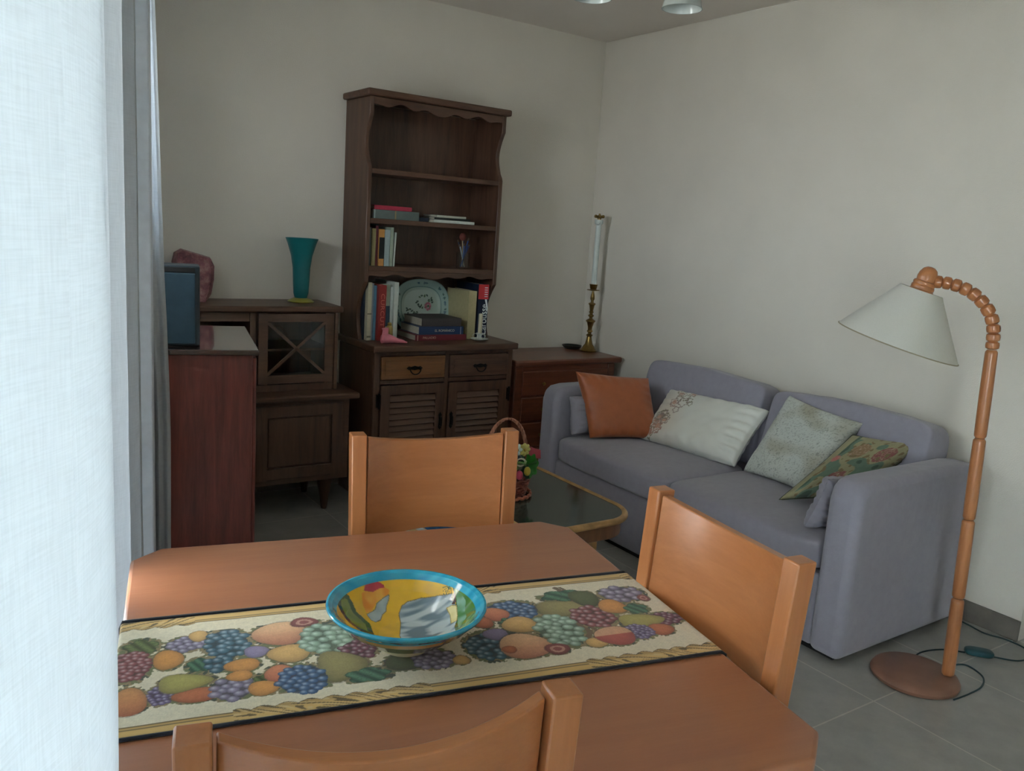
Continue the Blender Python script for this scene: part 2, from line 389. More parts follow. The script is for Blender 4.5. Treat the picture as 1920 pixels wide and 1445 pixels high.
curtain('linen_curtain', near, 0.02, 2.5, 'pale linen curtain hanging full height at the left, nearest the viewer', 0.004, 1)
curtain('linen_curtain', mid, 0.02, 2.5, 'greyish bunch of linen curtain just beyond the left edge of the dining table', 0.003, 2)
far = [(-2.545, CV+2.61), (-2.520, CV+2.585), (-2.508, CV+2.600), (-2.494, CV+2.582), (-2.482, CV+2.598), (-2.470, CV+2.590), (-2.463, CV+2.610), (-2.464, CV+2.64), (-2.475, CV+2.67)]
curtain('linen_curtain', far, 0.02, 2.5, 'narrow gathered edge of the farther curtain beside the loudspeaker and red cabinet', 0.003, 4, flare=0.026)
# curtain rail above both panels
rl = tag(MB().tube([uv2w(-2.60, -5.6, 2.535), uv2w(-2.60, -2.1, 2.535)], 0.012, 12).build('curtain_rail', m_white), 'white curtain rail running above the windows on the left', 'curtain rail')
for v_ in (-5.4, -3.9, -2.15):
    MB().box(WU, -2.595, v_-0.008, v_+0.008, 2.527, 2.543, M=RW).build('bracket', m_white, rl)

# ------------------------------------------------------------------ dining table (square, cut corners)
TU0, TU1, TV0, TV1 = -2.532, -1.560, -4.040, -3.062
tcu, tcv = (TU0+TU1)/2, (TV0+TV1)/2; tw, td = TU1-TU0, TV1-TV0
tab = thing('dining_table', 'square orange-brown dining table with cut corners under the fruit-patterned runner', 'table', uv2w(tcu, tcv), A0)
def octo(w_, d_, c):
    a, b_ = w_/2, d_/2
    return [(a, -b_+c), (a, b_-c), (a-c, b_), (-a+c, b_), (-a, b_-c), (-a, -b_+c), (-a+c, -b_), (a-c, -b_)]
mb = MB(); mb.prism(octo(tw, td, 0.055), 0.722, 0.750); mb.build('tabletop', m_table, tab, bevel=0.007, seg=3)
m_tedge = wood('dark_table_edge', '#7a4429', '#8d5434', 'x', 0.8, rough=0.3, coat=0.4)
MB().prism(octo(tw-0.02, td-0.02, 0.05), 0.700, 0.7215).build('edge_moulding', m_tedge, tab, bevel=0.006, seg=2)
mb = MB()
for s_ in (-1, 1):
    mb.box(-tw/2+0.10, tw/2-0.10, s_*(td/2-0.075)-0.011, s_*(td/2-0.075)+0.011, 0.615, 0.6995)
    mb.box(s_*(tw/2-0.075)-0.011, s_*(tw/2-0.075)+0.011, -td/2+0.10, td/2-0.10, 0.615, 0.6995)
mb.build('apron', m_table, tab, bevel=0.002)
for sx in (-1, 1):
    for sy in (-1, 1):
        cx, cy = sx*(tw/2-0.075), sy*(td/2-0.075)
        mb = MB(); mb.prism(rr(0.06, 0.06, 0.008, 2, cx, cy), 0.0, 0.6995)
        bm_ = mb.bm
        for v_ in bm_.verts:
            if v_.co.z < 0.01: v_.co.x = cx+(v_.co.x-cx)*0.72; v_.co.y = cy+(v_.co.y-cy)*0.72
        mb.build('leg', m_orange_z, tab)
# ------------------------------------------------------------------ runner with a printed fruit garland
RV0, RV1 = -3.747, -3.398
FR = [('L',-2.499,-3.495,0.0285,0.0264,'olive',0),('G',-2.512,-3.552,0.0297,0.0480,'red',0.0062),('G',-2.469,-3.648,0.0193,0.0257,'pur',0.0045),('G',-2.431,-3.500,0.0297,0.0250,'lav',0.0067),('F',-2.459,-3.545,0.0224,0.0300,'orange',0),('F',-2.413,-3.477,0.0145,0.0186,'gold',0),('L',-2.413,-3.573,0.0208,0.0228,'green',0),('F',-2.420,-3.659,0.0331,0.0200,'rust',0),('F',-2.433,-3.620,0.0385,0.0236,'pear',0),('F',-2.511,-3.655,0.0254,0.0371,'peach',0),('G',-2.370,-3.515,0.0355,0.0504,'teal',0.0084),('G',-2.387,-3.578,0.0209,0.0228,'teal',0.0080),('G',-2.370,-3.655,0.0308,0.0328,'lav',0.0077),('L',-2.320,-3.644,0.0205,0.0212,'olive',0),('F',-2.351,-3.590,0.0267,0.0206,'orange',0),('F',-2.357,-3.621,0.0190,0.0155,'orange',0),('F',-2.327,-3.552,0.0193,0.0191,'plum',0),('F',-2.284,-3.499,0.0441,0.0406,'pink',0),('F',-2.277,-3.570,0.0338,0.0289,'gold',0),('F',-2.298,-3.629,0.0233,0.0250,'rose',0),('F',-2.326,-3.664,0.0225,0.0205,'orange',0),('F',-2.240,-3.468,0.0237,0.0178,'fig',0),('G',-2.212,-3.533,0.0461,0.0554,'mint',0.0097),('G',-2.168,-3.585,0.0313,0.0312,'dred',0.0069),('F',-2.200,-3.628,0.0385,0.0428,'olivef',0),('G',-2.267,-3.655,0.0401,0.0437,'blue',0.0072),('L',-2.169,-3.667,0.0379,0.0233,'green',0),('F',-2.099,-3.642,0.0379,0.0268,'dolive',0),('G',-2.058,-3.646,0.0366,0.0302,'lav',0.0070),('F',-2.014,-3.660,0.0140,0.0150,'gold',0),('G',-1.956,-3.628,0.0384,0.0468,'teal',0.0082),('F',-1.928,-3.592,0.0226,0.0210,'plum',0),('G',-1.869,-3.513,0.0565,0.0391,'blue',0.0080),('F',-1.901,-3.519,0.0238,0.0258,'rose',0),('F',-1.936,-3.545,0.0193,0.0214,'rust',0),('L',-1.888,-3.554,0.0195,0.0186,'green',0),('F',-1.873,-3.568,0.0331,0.0294,'gold',0),('F',-1.893,-3.642,0.0464,0.0425,'pink',0),('F',-1.924,-3.647,0.0128,0.0125,'rust',0),('F',-1.760,-3.525,0.0582,0.0300,'olivef',0),('L',-1.744,-3.474,0.0494,0.0256,'green',0),('G',-1.810,-3.603,0.0430,0.0606,'mint',0.0097),('F',-1.843,-3.666,0.0223,0.0190,'fig',0),('F',-1.708,-3.495,0.0279,0.0355,'dolive',0),('G',-1.726,-3.570,0.0451,0.0445,'red',0.0082),('G',-1.625,-3.494,0.0463,0.0329,'lav',0.0099),('F',-1.670,-3.540,0.0275,0.0298,'orange',0),('L',-1.629,-3.559,0.0255,0.0234,'green',0),('G',-1.597,-3.610,0.0376,0.0247,'dred',0.0062),('F',-1.642,-3.608,0.0453,0.0266,'pear',0),('F',-1.626,-3.646,0.0243,0.0213,'rust',0),('G',-1.673,-3.643,0.0340,0.0279,'pur',0.0050),('F',-1.765,-3.662,0.0210,0.0164,'gold',0),('F',-1.721,-3.647,0.0372,0.0338,'apple',0),('F',-1.590,-3.520,0.0122,0.0145,'fig',0)]
FC = {'red': '#844a48', 'dred': '#6d3a48', 'pur': '#6f5f7e', 'lav': '#857a8d', 'teal': '#41626f', 'blue': '#405c7c', 'mint': '#8aa18a',
      'orange': '#c08648', 'gold': '#bf985e', 'rust': '#a9623f', 'pear': '#9a9050', 'peach': '#b67f4e', 'plum': '#82768f', 'pink': '#c99a72', 'rose': '#bb7652',
      'fig': '#7d4640', 'olivef': '#857a4d', 'dolive': '#565c3a', 'olive': '#66703f', 'green': '#4c7256', 'apple': '#a55648'}
def L3(c): return np.array(hx(c)[:3], dtype=np.float32)
def runner_paint(P):                        # P: n x 2 positions (u, v) on the flat cloth
    u, v = P[:, 0], P[:, 1]; n = len(u); rng = random.Random(5)
    base = L3('#d3c8ac'); out = np.tile(base, (n, 1))
    gr = np.sin(u*2600)*np.sin(v*2600)*0.03+1; out *= gr[:, None]
    def blend(mask, col, k=1.0):
        out[mask] = out[mask]*(1-k)+np.asarray(col, dtype=np.float32)*k
    dk = np.zeros(n)
    for t_, cu, cv, ru, rv, cn, g in FR:
        dk = np.maximum(dk, 1.22-np.hypot((u-cu)/ru, (v-cv)/rv))
    pre = (dk > 0.0) & (np.abs(v+3.575) < 0.112); ii = np.where(pre)[0]; dk[ii] += np.array([0.22*mnoise.noise(Vector((a*160, b_*160, 6))) for a, b_ in zip(u[ii], v[ii])])-0.04
    core = (dk > 0.0) & (np.abs(v+3.575) < 0.112); qn = np.array([mnoise.noise(Vector((a*70, b_*70, 2))) for a, b_ in zip(u[core], v[core])])
    fol = np.where(qn[:, None] > 0.05, L3('#6d6f4a')[None, :], np.where(qn[:, None] < -0.25, L3('#4a5040')[None, :], L3('#8a7a58')[None, :]))
    idx = np.where(core)[0]; out[idx] = fol
    # vine stems
    for (a, b_, w_) in (((-2.15, -3.50), (-2.06, -3.66), 0.006), ((-1.745, -3.44), (-1.77, -3.66), 0.006), ((-1.735, -3.44), (-1.755, -3.66), 0.004)):
        d = np.array(b_)-np.array(a); t = np.clip(((u-a[0])*d[0]+(v-a[1])*d[1])/(d@d), 0, 1)
        wob = 0.006*np.sin(t*25)
        dist = np.hypot(u-a[0]-t*d[0]-wob, v-a[1]-t*d[1])
        blend(dist < w_, L3('#6f5b45'))
    for t_, cu, cv, ru, rv, cn, g in FR:
        col = L3(FC[cn]); du, dv = (u-cu)/ru, (v-cv)/rv; near_ = (np.abs(du) < 1.5) & (np.abs(dv) < 1.5)
        if t_ == 'F':
            ang = np.arctan2(dv, du); rad = np.hypot(du, dv)*(1+0.05*np.sin(3*ang+cu*90))
            if cn in ('pear', 'olivef'): rad = np.hypot(du, dv*(1+0.45*np.clip(du, -1, 1)))
            ins = near_ & (rad < 1)
            sh = 1.18-0.42*np.clip(rad, 0, 1)**3-0.16*(-dv)
            cc = col[None, :]*sh[:, None]
            if cn in ('pink', 'peach', 'apple', 'rose'):
                k = np.clip(0.5-0.6*dv, 0, 1)[:, None]*0.45; cc = cc*(1-k)+L3('#a24c42')[None, :]*k
            if cn == 'pink': k = np.clip(dv+0.2, 0, 1)[:, None]*0.5; cc = cc*(1-k)+L3('#dfb58a')[None, :]*k
            if cn == 'apple': k = (dv > 0.15)[:, None]*0.6; cc = cc*(1-k)+L3('#dcb68c')[None, :]*k
            if cn == 'fig': k = ((rad > 0.35) & (rad < 0.6))[:, None]*0.6; cc = cc*(1-k)+L3('#c99a86')[None, :]*k
            out[ins] = cc[ins]; blend(near_ & (rad >= 1) & (rad < 1.06), L3('#5a4a3a'), 0.55)
        elif t_ == 'L':
            ang = np.arctan2(dv, du); rad = np.hypot(du, dv)/(0.72+0.28*np.abs(np.sin(2.5*ang+cu*40)))
            ins = near_ & (rad < 1); vein = np.abs(np.sin(ang*7+cu*10)) < 0.13
            sh = 0.8+0.35*np.sin(du*9+dv*5)
            out[ins] = (col[None, :]*sh[:, None])[ins]; blend(ins & (vein | (rad > 0.93)), L3('#33442f'), 0.7)
        else:
            back = near_ & (np.hypot(du, dv) < 0.92); blend(back, col*0.35, 0.9)
            N = int(2.3*ru*rv/(g*g)); pts = []
            for _ in range(N*14):
                a = rng.uniform(-1, 1); b_ = rng.uniform(-1, 1)
                if a*a+b_*b_ > 1: continue
                p = (cu+a*ru*0.9, cv+b_*rv*0.9)
                if all((p[0]-q[0])**2+(p[1]-q[1])**2 > (1.45*g)**2 for q in pts): pts.append(p)
            pts.sort(key=lambda q: -q[1])
            for p in pts:
                rr_ = g*rng.uniform(0.85, 1.12); e = np.hypot((u-p[0])/1.15, v-p[1])/rr_; ins = e < 1
                hl = np.exp(-(((u-p[0]+0.25*rr_)/(0.45*rr_))**2+((v-p[1]-0.3*rr_)/(0.45*rr_))**2))
                cc = (col[None, :]*(1.12-0.55*e**2)[:, None]*rng.uniform(0.85, 1.1))+0.22*hl[:, None]
                out[ins] = cc[ins]
    m2 = np.array([mnoise.noise(Vector((a*420, b_*420, 5)))+0.6*mnoise.noise(Vector((a*120, b_*120, 8))) for a, b_ in zip(u, v)]); out *= (1+0.16*m2)[:, None]
    # gold moulding bands with scrollwork along both long edges, then dark piping
    for s_, e0 in ((1, RV1), (-1, RV0)):
        d = (e0-v)*s_                          # distance in from the long edge
        sc = (np.cos((u+2.53)*2*PI/0.56+(0.35 if s_ > 0 else 2.9)) > -0.05)
        wid = 0.030+0.0
        amp = np.where(sc, 0.007*np.abs(np.sin(u*95)), 0.0)
        band = (d < wid+amp) & (d > 0.003)
        k = (d/wid)
        col = L3('#b5945a')[None, :]*(0.85+0.45*np.sin(np.clip(k, 0, 1)*PI))[:, None]
        out[band] = col[band]
        lines = band & (~sc) & ((np.abs(d-0.022) < 0.0018) | (np.abs(d-0.029) < 0.0015)); blend(lines, L3('#5c5136'), 0.8)
        ph = u*150+np.sin(u*61)*1.5
        swirl = np.sin(ph+9*np.sin(k*3.2+u*47))*np.cos(k*7+u*83)
        blend(band & sc & (swirl > 0.35), L3('#4a4029'), 0.85); blend(band & sc & (swirl < -0.6), L3('#cdb684'), 0.6)
        blend(band & sc & (np.abs(d-wid-amp) < 0.0015), L3('#4c4431'), 0.8)
        blend(d <= 0.0045, L3('#1c2129'))
    return np.concatenate([np.clip(out, 0, 1), np.ones((n, 1), np.float32)], axis=1)
m_runner = painted('tapestry_runner', rough=0.95, sheen=0.2, weave=900, bd=0.0004, spec=0.15)
run = thing('table_runner', 'tapestry runner printed with fruit, lying across the dining table under the bowl', 'table runner', uv2w(tcu, tcv, 0.7505), A0)
OL, OR_ = 0.035, 0.16                       # overhang at each end
Ltot = tw+OL+OR_; NU, NV = 760, 250; R0 = 0.006
def rpos(s):                                # arc length across the cloth -> (u local, z local)
    x = s-OL; e = tw/2+0.0025
    def side(t, sg):
        q = t/R0
        if q < PI/2: return (sg*(e-R0*0+R0*math.sin(q)-R0+0.0), -R0*(1-math.cos(q)))
        return (sg*e, -R0-(t-R0*PI/2))
    if x < R0: return side(R0-x, -1)
    if x > tw-R0: return side(x-(tw-R0), 1)
    return (x-tw/2, 0.0)
def rz_clamp(sx, z): return z
verts = []; puv = np.zeros((NU*NV, 2), np.float32); th = 0.0022
for i in range(NU):
    s_ = Ltot*i/(NU-1); x, z = rpos(s_)
    for j in range(NV):
        v_ = RV0+(RV1-RV0)*j/(NV-1)
        wob = 0.0012*mnoise.noise(Vector((s_*9, v_*9, 2)))
        verts.append((x, v_-tcv, z+th+abs(wob))); puv[i*NV+j] = (TU0+s_-OL, v_)
faces = [(i*NV+j, (i+1)*NV+j, (i+1)*NV+j+1, i*NV+j+1) for i in range(NU-1) for j in range(NV-1)]
me = bpy.data.meshes.new('cloth'); me.from_pydata(verts, [], faces); me.materials.append(m_runner)
for p in me.polygons: p.use_smooth = True
o = bpy.data.objects.new('cloth', me); COL.objects.link(o); o.parent = run
paint(o, runner_paint(puv))
m_pipe = cloth('dark_piping', '#20252c', bd=0.0003)
for v_ in (RV0, RV1):
    pts = [Vector((rpos(Ltot*i/90)[0], v_-tcv, rpos(Ltot*i/90)[1]+0.0032)) for i in range(91)]
    MB().tube(pts, 0.0030, 8).build('piping', m_pipe, run)
# ------------------------------------------------------------------ painted ceramic bowl
BX, BY = -2.808, -3.064
bowl = thing('ceramic_bowl', 'hand-painted ceramic bowl with turquoise rim and yellow inside, standing on the runner', 'bowl', (BX, BY, 0.7545), A0)
prof = [(0.0, 0.0175), (0.02, 0.0175), (0.045, 0.019), (0.075, 0.031), (0.1, 0.050), (0.114, 0.066), (0.122, 0.0755), (0.128, 0.0790), (0.1315, 0.0785), (0.1325, 0.0755), (0.130, 0.071), (0.122, 0.064), (0.107, 0.048), (0.08, 0.027), (0.055, 0.0145), (0.042, 0.0125), (0.041, 0.0), (0.034, 0.0), (0.034, 0.006), (0.0, 0.006)]
fine = []
for a, b_ in zip(prof, prof[1:]):
    dd = math.hypot(b_[0]-a[0], b_[1]-a[1]); k = max(1, int(dd/0.0011)) if len(fine) < 200 and a[1] > 0.0165 else 3
    for q in range(k): fine.append((a[0]+(b_[0]-a[0])*q/k, a[1]+(b_[1]-a[1])*q/k))
fine.append(prof[-1])
mb = MB().lathe(fine, 420); mb_in = None
m_bowl = painted('glazed_bowl', rough=0.12, coat=0.8)
o = mb.build('bowl_body', m_bowl, bowl, auto=60)
POLY = dict(
 hair=[(-0.0569,0.0902),(-0.0521,0.0942),(-0.0386,0.0965),(-0.0241,0.1033),(-0.0136,0.1063),(-0.0051,0.1028),(-0.0072,0.0967),(-0.0163,0.0925),(-0.031,0.0843),(-0.0444,0.0657),(-0.0537,0.0593),(-0.0578,0.0719)],
 red=[(-0.0519,0.0954),(-0.0488,0.1034),(-0.0361,0.1102),(-0.0225,0.112),(-0.0132,0.1085),(-0.0137,0.1056),(-0.0241,0.1033),(-0.0367,0.0974)],
 face=[(-0.0064,0.0967),(-0.0089,0.0885),(-0.0149,0.0788),(-0.0177,0.0695),(-0.0258,0.0618),(-0.0315,0.0499),(-0.041,0.0431),(-0.0483,0.0462),(-0.054,0.0576),(-0.037,0.0704),(-0.0316,0.0815),(-0.0182,0.0911)],
 green1=[(-0.1025,0.0582),(-0.0936,0.0691),(-0.0853,0.0711),(-0.08,0.0645),(-0.0763,0.0498),(-0.0646,0.044),(-0.057,0.0348),(-0.0563,0.0057),(-0.0713,0.0104),(-0.0896,0.0156),(-0.1003,0.0296),(-0.1049,0.044)],
 blue=[(0.0117,0.0768),(0.0241,0.0809),(0.0466,0.0786),(0.0763,0.066),(0.095,0.0515),(0.0948,0.0279),(0.09,0.001),(0.0905,-0.0394),(0.0716,-0.0779),(0.0182,-0.1237),(-0.0113,-0.1254),(-0.012,-0.05),(-0.01,0.0003),(0.0018,0.0411),(0.0036,0.0626)],
 green2=[(0.0996,0.0687),(0.1121,0.0438),(0.1188,0.0135),(0.1161,-0.0235),(0.1076,-0.048),(0.0892,-0.0823),(0.0764,-0.0979),(0.0739,-0.0399),(0.0782,-0.023),(0.0871,-0.0082),(0.0949,0.0174),(0.0987,0.0473)],
 mint=[(0.1014,0.0514),(0.1075,0.0349),(0.1083,0.0146),(0.1016,-0.002),(0.0974,-0.023),(0.0882,-0.0337),(0.077,-0.045),(0.0871,-0.0082),(0.096,0.0212)],
 pale=[(0.0808,0.035),(0.0896,0.0319),(0.0954,0.0246),(0.09,0.001),(0.0847,-0.011),(0.0769,-0.006),(0.0815,0.0149)])
def inpoly(x, y, P):
    c = np.zeros(len(x), bool); n = len(P)
    for i in range(n):
        x1, y1 = P[i]; x2, y2 = P[(i+1) % n]
        c ^= ((y1 > y) != (y2 > y)) & (x < (x2-x1)*(y-y1)/((y2-y1)+1e-12)+x1)
    return c
def edged(x, y, P):                        # distance to the outline
    d = np.full(len(x), 9.0)
    for i in range(len(P)):
        a = np.array(P[i]); b_ = np.array(P[(i+1) % len(P)]); ab = b_-a
        t = np.clip(((x-a[0])*ab[0]+(y-a[1])*ab[1])/(ab@ab+1e-12), 0, 1)
        d = np.minimum(d, np.hypot(x-a[0]-t*ab[0], y-a[1]-t*ab[1]))
    return d
co = np.zeros(len(o.data.vertices)*3, np.float32); o.data.vertices.foreach_get('co', co); co = co.reshape(-1, 3)
x, y, z = co.T; r_ = np.hypot(x, y); nrm = np.zeros(len(x)*3, np.float32); o.data.vertices.foreach_get('normal', nrm); nz_ = nrm.reshape(-1, 3)[:, 2]
nz2 = np.array([mnoise.noise(Vector((a*60, b_*60, 3))) for a, b_ in zip(x, y)])
nz3 = np.array([mnoise.noise(Vector((a*25, b_*90, 9))) for a, b_ in zip(x, y)])
out = np.tile(L3('#e2b02c'), (len(x), 1)); out *= (1+0.10*nz2+0.06*nz3)[:, None]
inside = (nz_ > 0.05) & (z > 0.012)
def fill(P, c1, c2, outline='#5a5a34', ow=0.0009, nzv=nz2, k=1.6):
    m_ = inside & inpoly(x, y, P); t = np.clip(0.5+k*nzv, 0, 1)[:, None]
    out[m_] = (L3(c1)[None, :]*(1-t)+L3(c2)[None, :]*t)[m_]
    if outline: out[inside & (edged(x, y, P) < ow)] = L3(outline)
def fillhair():
    fill(POLY['hair'], '#e08a26', '#e9a63e', None)
fillhair(); fill(POLY['red'], '#a92f37', '#b83a3f', None); fill(POLY['face'], '#8f9c9a', '#a9b3ac', '#6e6a50', 0.0006)
fill(POLY['blue'], '#6e8088', '#b9c4c4', '#7c6a3c', 0.0007, nz3, 2.2); fill(POLY['green2'], '#3d6a26', '#4f7c2c', '#2f4f20', 0.0008)
fill(POLY['mint'], '#7da58a', '#4f8048', None); fill(POLY['pale'], '#dccb8a', '#e6d99f', '#a18c4c', 0.0006)
fill(POLY['green1'], '#6f7d27', '#808a33', '#3f5a24', 0.0045)
for (a, b_) in ((0.0959, 0.0459), (0.0954, 0.040), (0.0938, 0.0347)): out[inside & (np.hypot(x-a, y-b_) < 0.0034)] = L3('#4a2a22')
for k in range(7):
    a0 = math.radians(110+k*22); P = [(0.0955, 0.066), (0.0955+0.013*math.cos(a0), 0.066+0.013*math.sin(a0))]
    out[inside & (edged(x, y, P) < 0.0005)] = L3('#4c5a28')
out[inside & (edged(x, y, [(0.0955, 0.066), (0.094, 0.038)]) < 0.0006)] = L3('#4c5a28')
rim = (r_ > 0.1145) & (z > 0.060)
t = np.clip(0.5+1.2*nz3, 0, 1)[:, None]
out[rim] = (L3('#1f8fb0')[None, :]*(1-t)+L3('#35a8bf')[None, :]*t)[rim]
und = (~inside) & (~rim); out[und] = L3('#c9bd98'); out[und & (z > 0.026) & (z < 0.05)] = L3('#7d8560'); out[und & (z >= 0.05)] = L3('#b9925a')
paint(o, np.concatenate([np.clip(out, 0, 1), np.ones((len(x), 1))], axis=1))

# ------------------------------------------------------------------ dining chairs
m_seat = cloth('chair_seat_fabric', '#8f8068', bd=0.0005)
def make_chair(label, loc, rz):
    W2 = 0.21; ZT_ = 0.955
    r = thing('dining_chair', label, 'chair', loc, rz, 'orange-brown chairs around the dining table')
    lean = math.tan(math.radians(3.5))
    def yb(z): return -0.21-0.02+(0.955-z)*lean*1.0 if z > 0.44 else -0.21-0.02+(0.955-0.44)*lean-(0.44-z)*0.10
    for s_ in (-1, 1):
        mb = MB(); zs = [0.0, 0.15, 0.30, 0.44, 0.6, 0.75, 0.88, ZT_]
        def f(a, b_):
            z = zs[round(b_*(len(zs)-1))]; taper = 0.006*(ZT_-z)/0.5 if z > 0.44 else 0.006
            cx = s_*(W2-0.018-taper); hw, hd = 0.018, 0.020*(0.8+0.2*min(1, z/0.44))
            q = [(-hw, -hd), (hw, -hd), (hw, hd), (-hw, hd)][round(a*4) % 4]
            return Vector((cx+q[0], yb(z)+q[1], z))
        mb.grid(4, len(zs), lambda a, b_: f(a*0.75*4/3*0.75, b_) if False else f(a, b_), closed_u=True)
        bm_ = mb.bm; bm_.verts.ensure_lookup_table()
        n_ = len(zs)
        bm_.faces.new([bm_.verts[k*n_] for k in range(4)]); bm_.faces.new([bm_.verts[k*n_+n_-1] for k in range(4)][::-1])
        mb.build('rear_post', m_orange_z, r, bevel=0.003, seg=2, auto=30)
        MB().prism(rr(0.036, 0.036, 0.006, 2, s_*(W2-0.02), 0.185), 0, 0.425).build('front_leg', m_orange_z, r)
    # bowed back panel with dipped top and arched bottom
    bow, dip = 0.040, 0.020
    def g(a, b_, side):
        x_ = -1+2*a; X = x_*(W2-0.036-0.0035); q = 1-x_*x_
        zt = 0.947-dip*q; zb = 0.680+0.025*q
        z = zb+(zt-zb)*b_
        return Vector((X, yb(z)-bow*q+side*0.0095+0.004, z))
    mb = MB(); n1, n2 = 25, 9
    F = [[mb.bm.verts.new(g(i/(n1-1), j/(n2-1), 1)) for j in range(n2)] for i in range(n1)]
    B = [[mb.bm.verts.new(g(i/(n1-1), j/(n2-1), -1)) for j in range(n2)] for i in range(n1)]
    for i in range(n1-1):
        for j in range(n2-1):
            mb.bm.faces.new((F[i][j], F[i+1][j], F[i+1][j+1], F[i][j+1])); mb.bm.faces.new((B[i][j], B[i][j+1], B[i+1][j+1], B[i+1][j]))
        mb.bm.faces.new((F[i][0], B[i][0], B[i+1][0], F[i+1][0])); mb.bm.faces.new((F[i][-1], F[i+1][-1], B[i+1][-1], B[i][-1]))
    for j in range(n2-1):
        mb.bm.faces.new((F[0][j], F[0][j+1], B[0][j+1], B[0][j])); mb.bm.faces.new((F[-1][j], B[-1][j], B[-1][j+1], F[-1][j+1]))
    mb.build('backrest', m_orange, r, bevel=0.0025, seg=2)
    mb = MB().box(-W2+0.038, W2-0.038, 0.178, 0.198, 0.37, 0.425).box(-W2+0.038, W2-0.038, yb(0.4)-0.01, yb(0.4)+0.01, 0.37, 0.425)
    for s_ in (-1, 1): mb.box(s_*(W2-0.02)-0.009, s_*(W2-0.02)+0.009, yb(0.4)+0.022, 0.166, 0.37, 0.425)
    mb.build('seat_rail', m_orange, r, bevel=0.002)
    MB().prism(rr(0.40, 0.36, 0.03, 4, 0, 0.025), 0.426, 0.462).build('seat', m_seat, r, bevel=0.012, seg=3)
    return r
def place(label, mu, mv, face):             # mu, mv: middle of the back's top, face: direction the sitter looks
    d = Vector((math.cos(face), math.sin(face), 0)); p = uv2w(mu, mv)+d*0.23
    return make_chair(label, p, face-PI/2)
place('orange-brown wooden chair on the far side of the dining table, facing the viewer', -1.857, -2.950, A0-PI/2)
place('orange-brown wooden chair at the right side of the dining table, towards the sofa', -1.517, -3.646, A0+PI+math.radians(3.8))
place('orange-brown wooden chair nearest the viewer, its back cut off by the bottom edge', -2.240, -4.082, A0+PI/2-math.radians(2.4))
# ------------------------------------------------------------------ tall dresser with bookshelves (bookcase)
m_handle = m_iron
def pull(parent, x, y, z, w_=0.09):          # drop-bail handle on a shaped plate
    mb = MB()
    mb.prism([(x-w_/2, z), (x-w_/2+0.012, z+0.010), (x-0.02, z+0.007), (x, z+0.012), (x+0.02, z+0.007), (x+w_/2-0.012, z+0.010), (x+w_/2, z), (x+w_/2-0.012, z-0.010), (x+0.02, z-0.006), (x, z-0.010), (x-0.02, z-0.006), (x-w_/2+0.012, z-0.010)], y-0.003, y, axis='y')
    mb.tube([(x+(w_/2-0.014)*math.cos(a), y-0.012-0.004*math.sin(-a), z+0.030*math.sin(a)) for a in [PI+PI*k/14 for k in range(15)]], 0.0032, 8)
    for s_ in (-1, 1): mb.sphere((x+s_*(w_/2-0.014), y-0.008, z), 0.006, 8)
    return mb.build('handle', m_handle, parent)
BX0, BX1, BYF = -1.665, -0.845, -0.455
bc = thing('bookcase', 'tall dark oak bookcase with open shelves above drawers and louvred doors', 'bookcase', (0, 0, 0))
MB().box(BX0-0.005, BX0+0.02, -0.44, -0.015, 0.06, 0.80).box(BX1-0.02, BX1+0.0, -0.44, -0.015, 0.06, 0.80).box(BX0+0.02, BX1-0.02, -0.44, -0.03, 0.06, 0.10).box(BX0+0.02, BX1-0.02, -0.03, -0.015, 0.10, 0.80).build('carcass', m_oak_z, bc, bevel=0.002)
MB().box(BX0+0.005, BX1-0.01, -0.425, -0.03, 0, 0.0595).build('plinth', m_oak, bc)
MB().prism([(BX0-0.022, -0.015), (BX0-0.022, -0.485), (BX1+0.018, -0.485), (BX1+0.018, -0.015)], 0.806, 0.840).build('counter', m_oak, bc, bevel=0.007, seg=3)
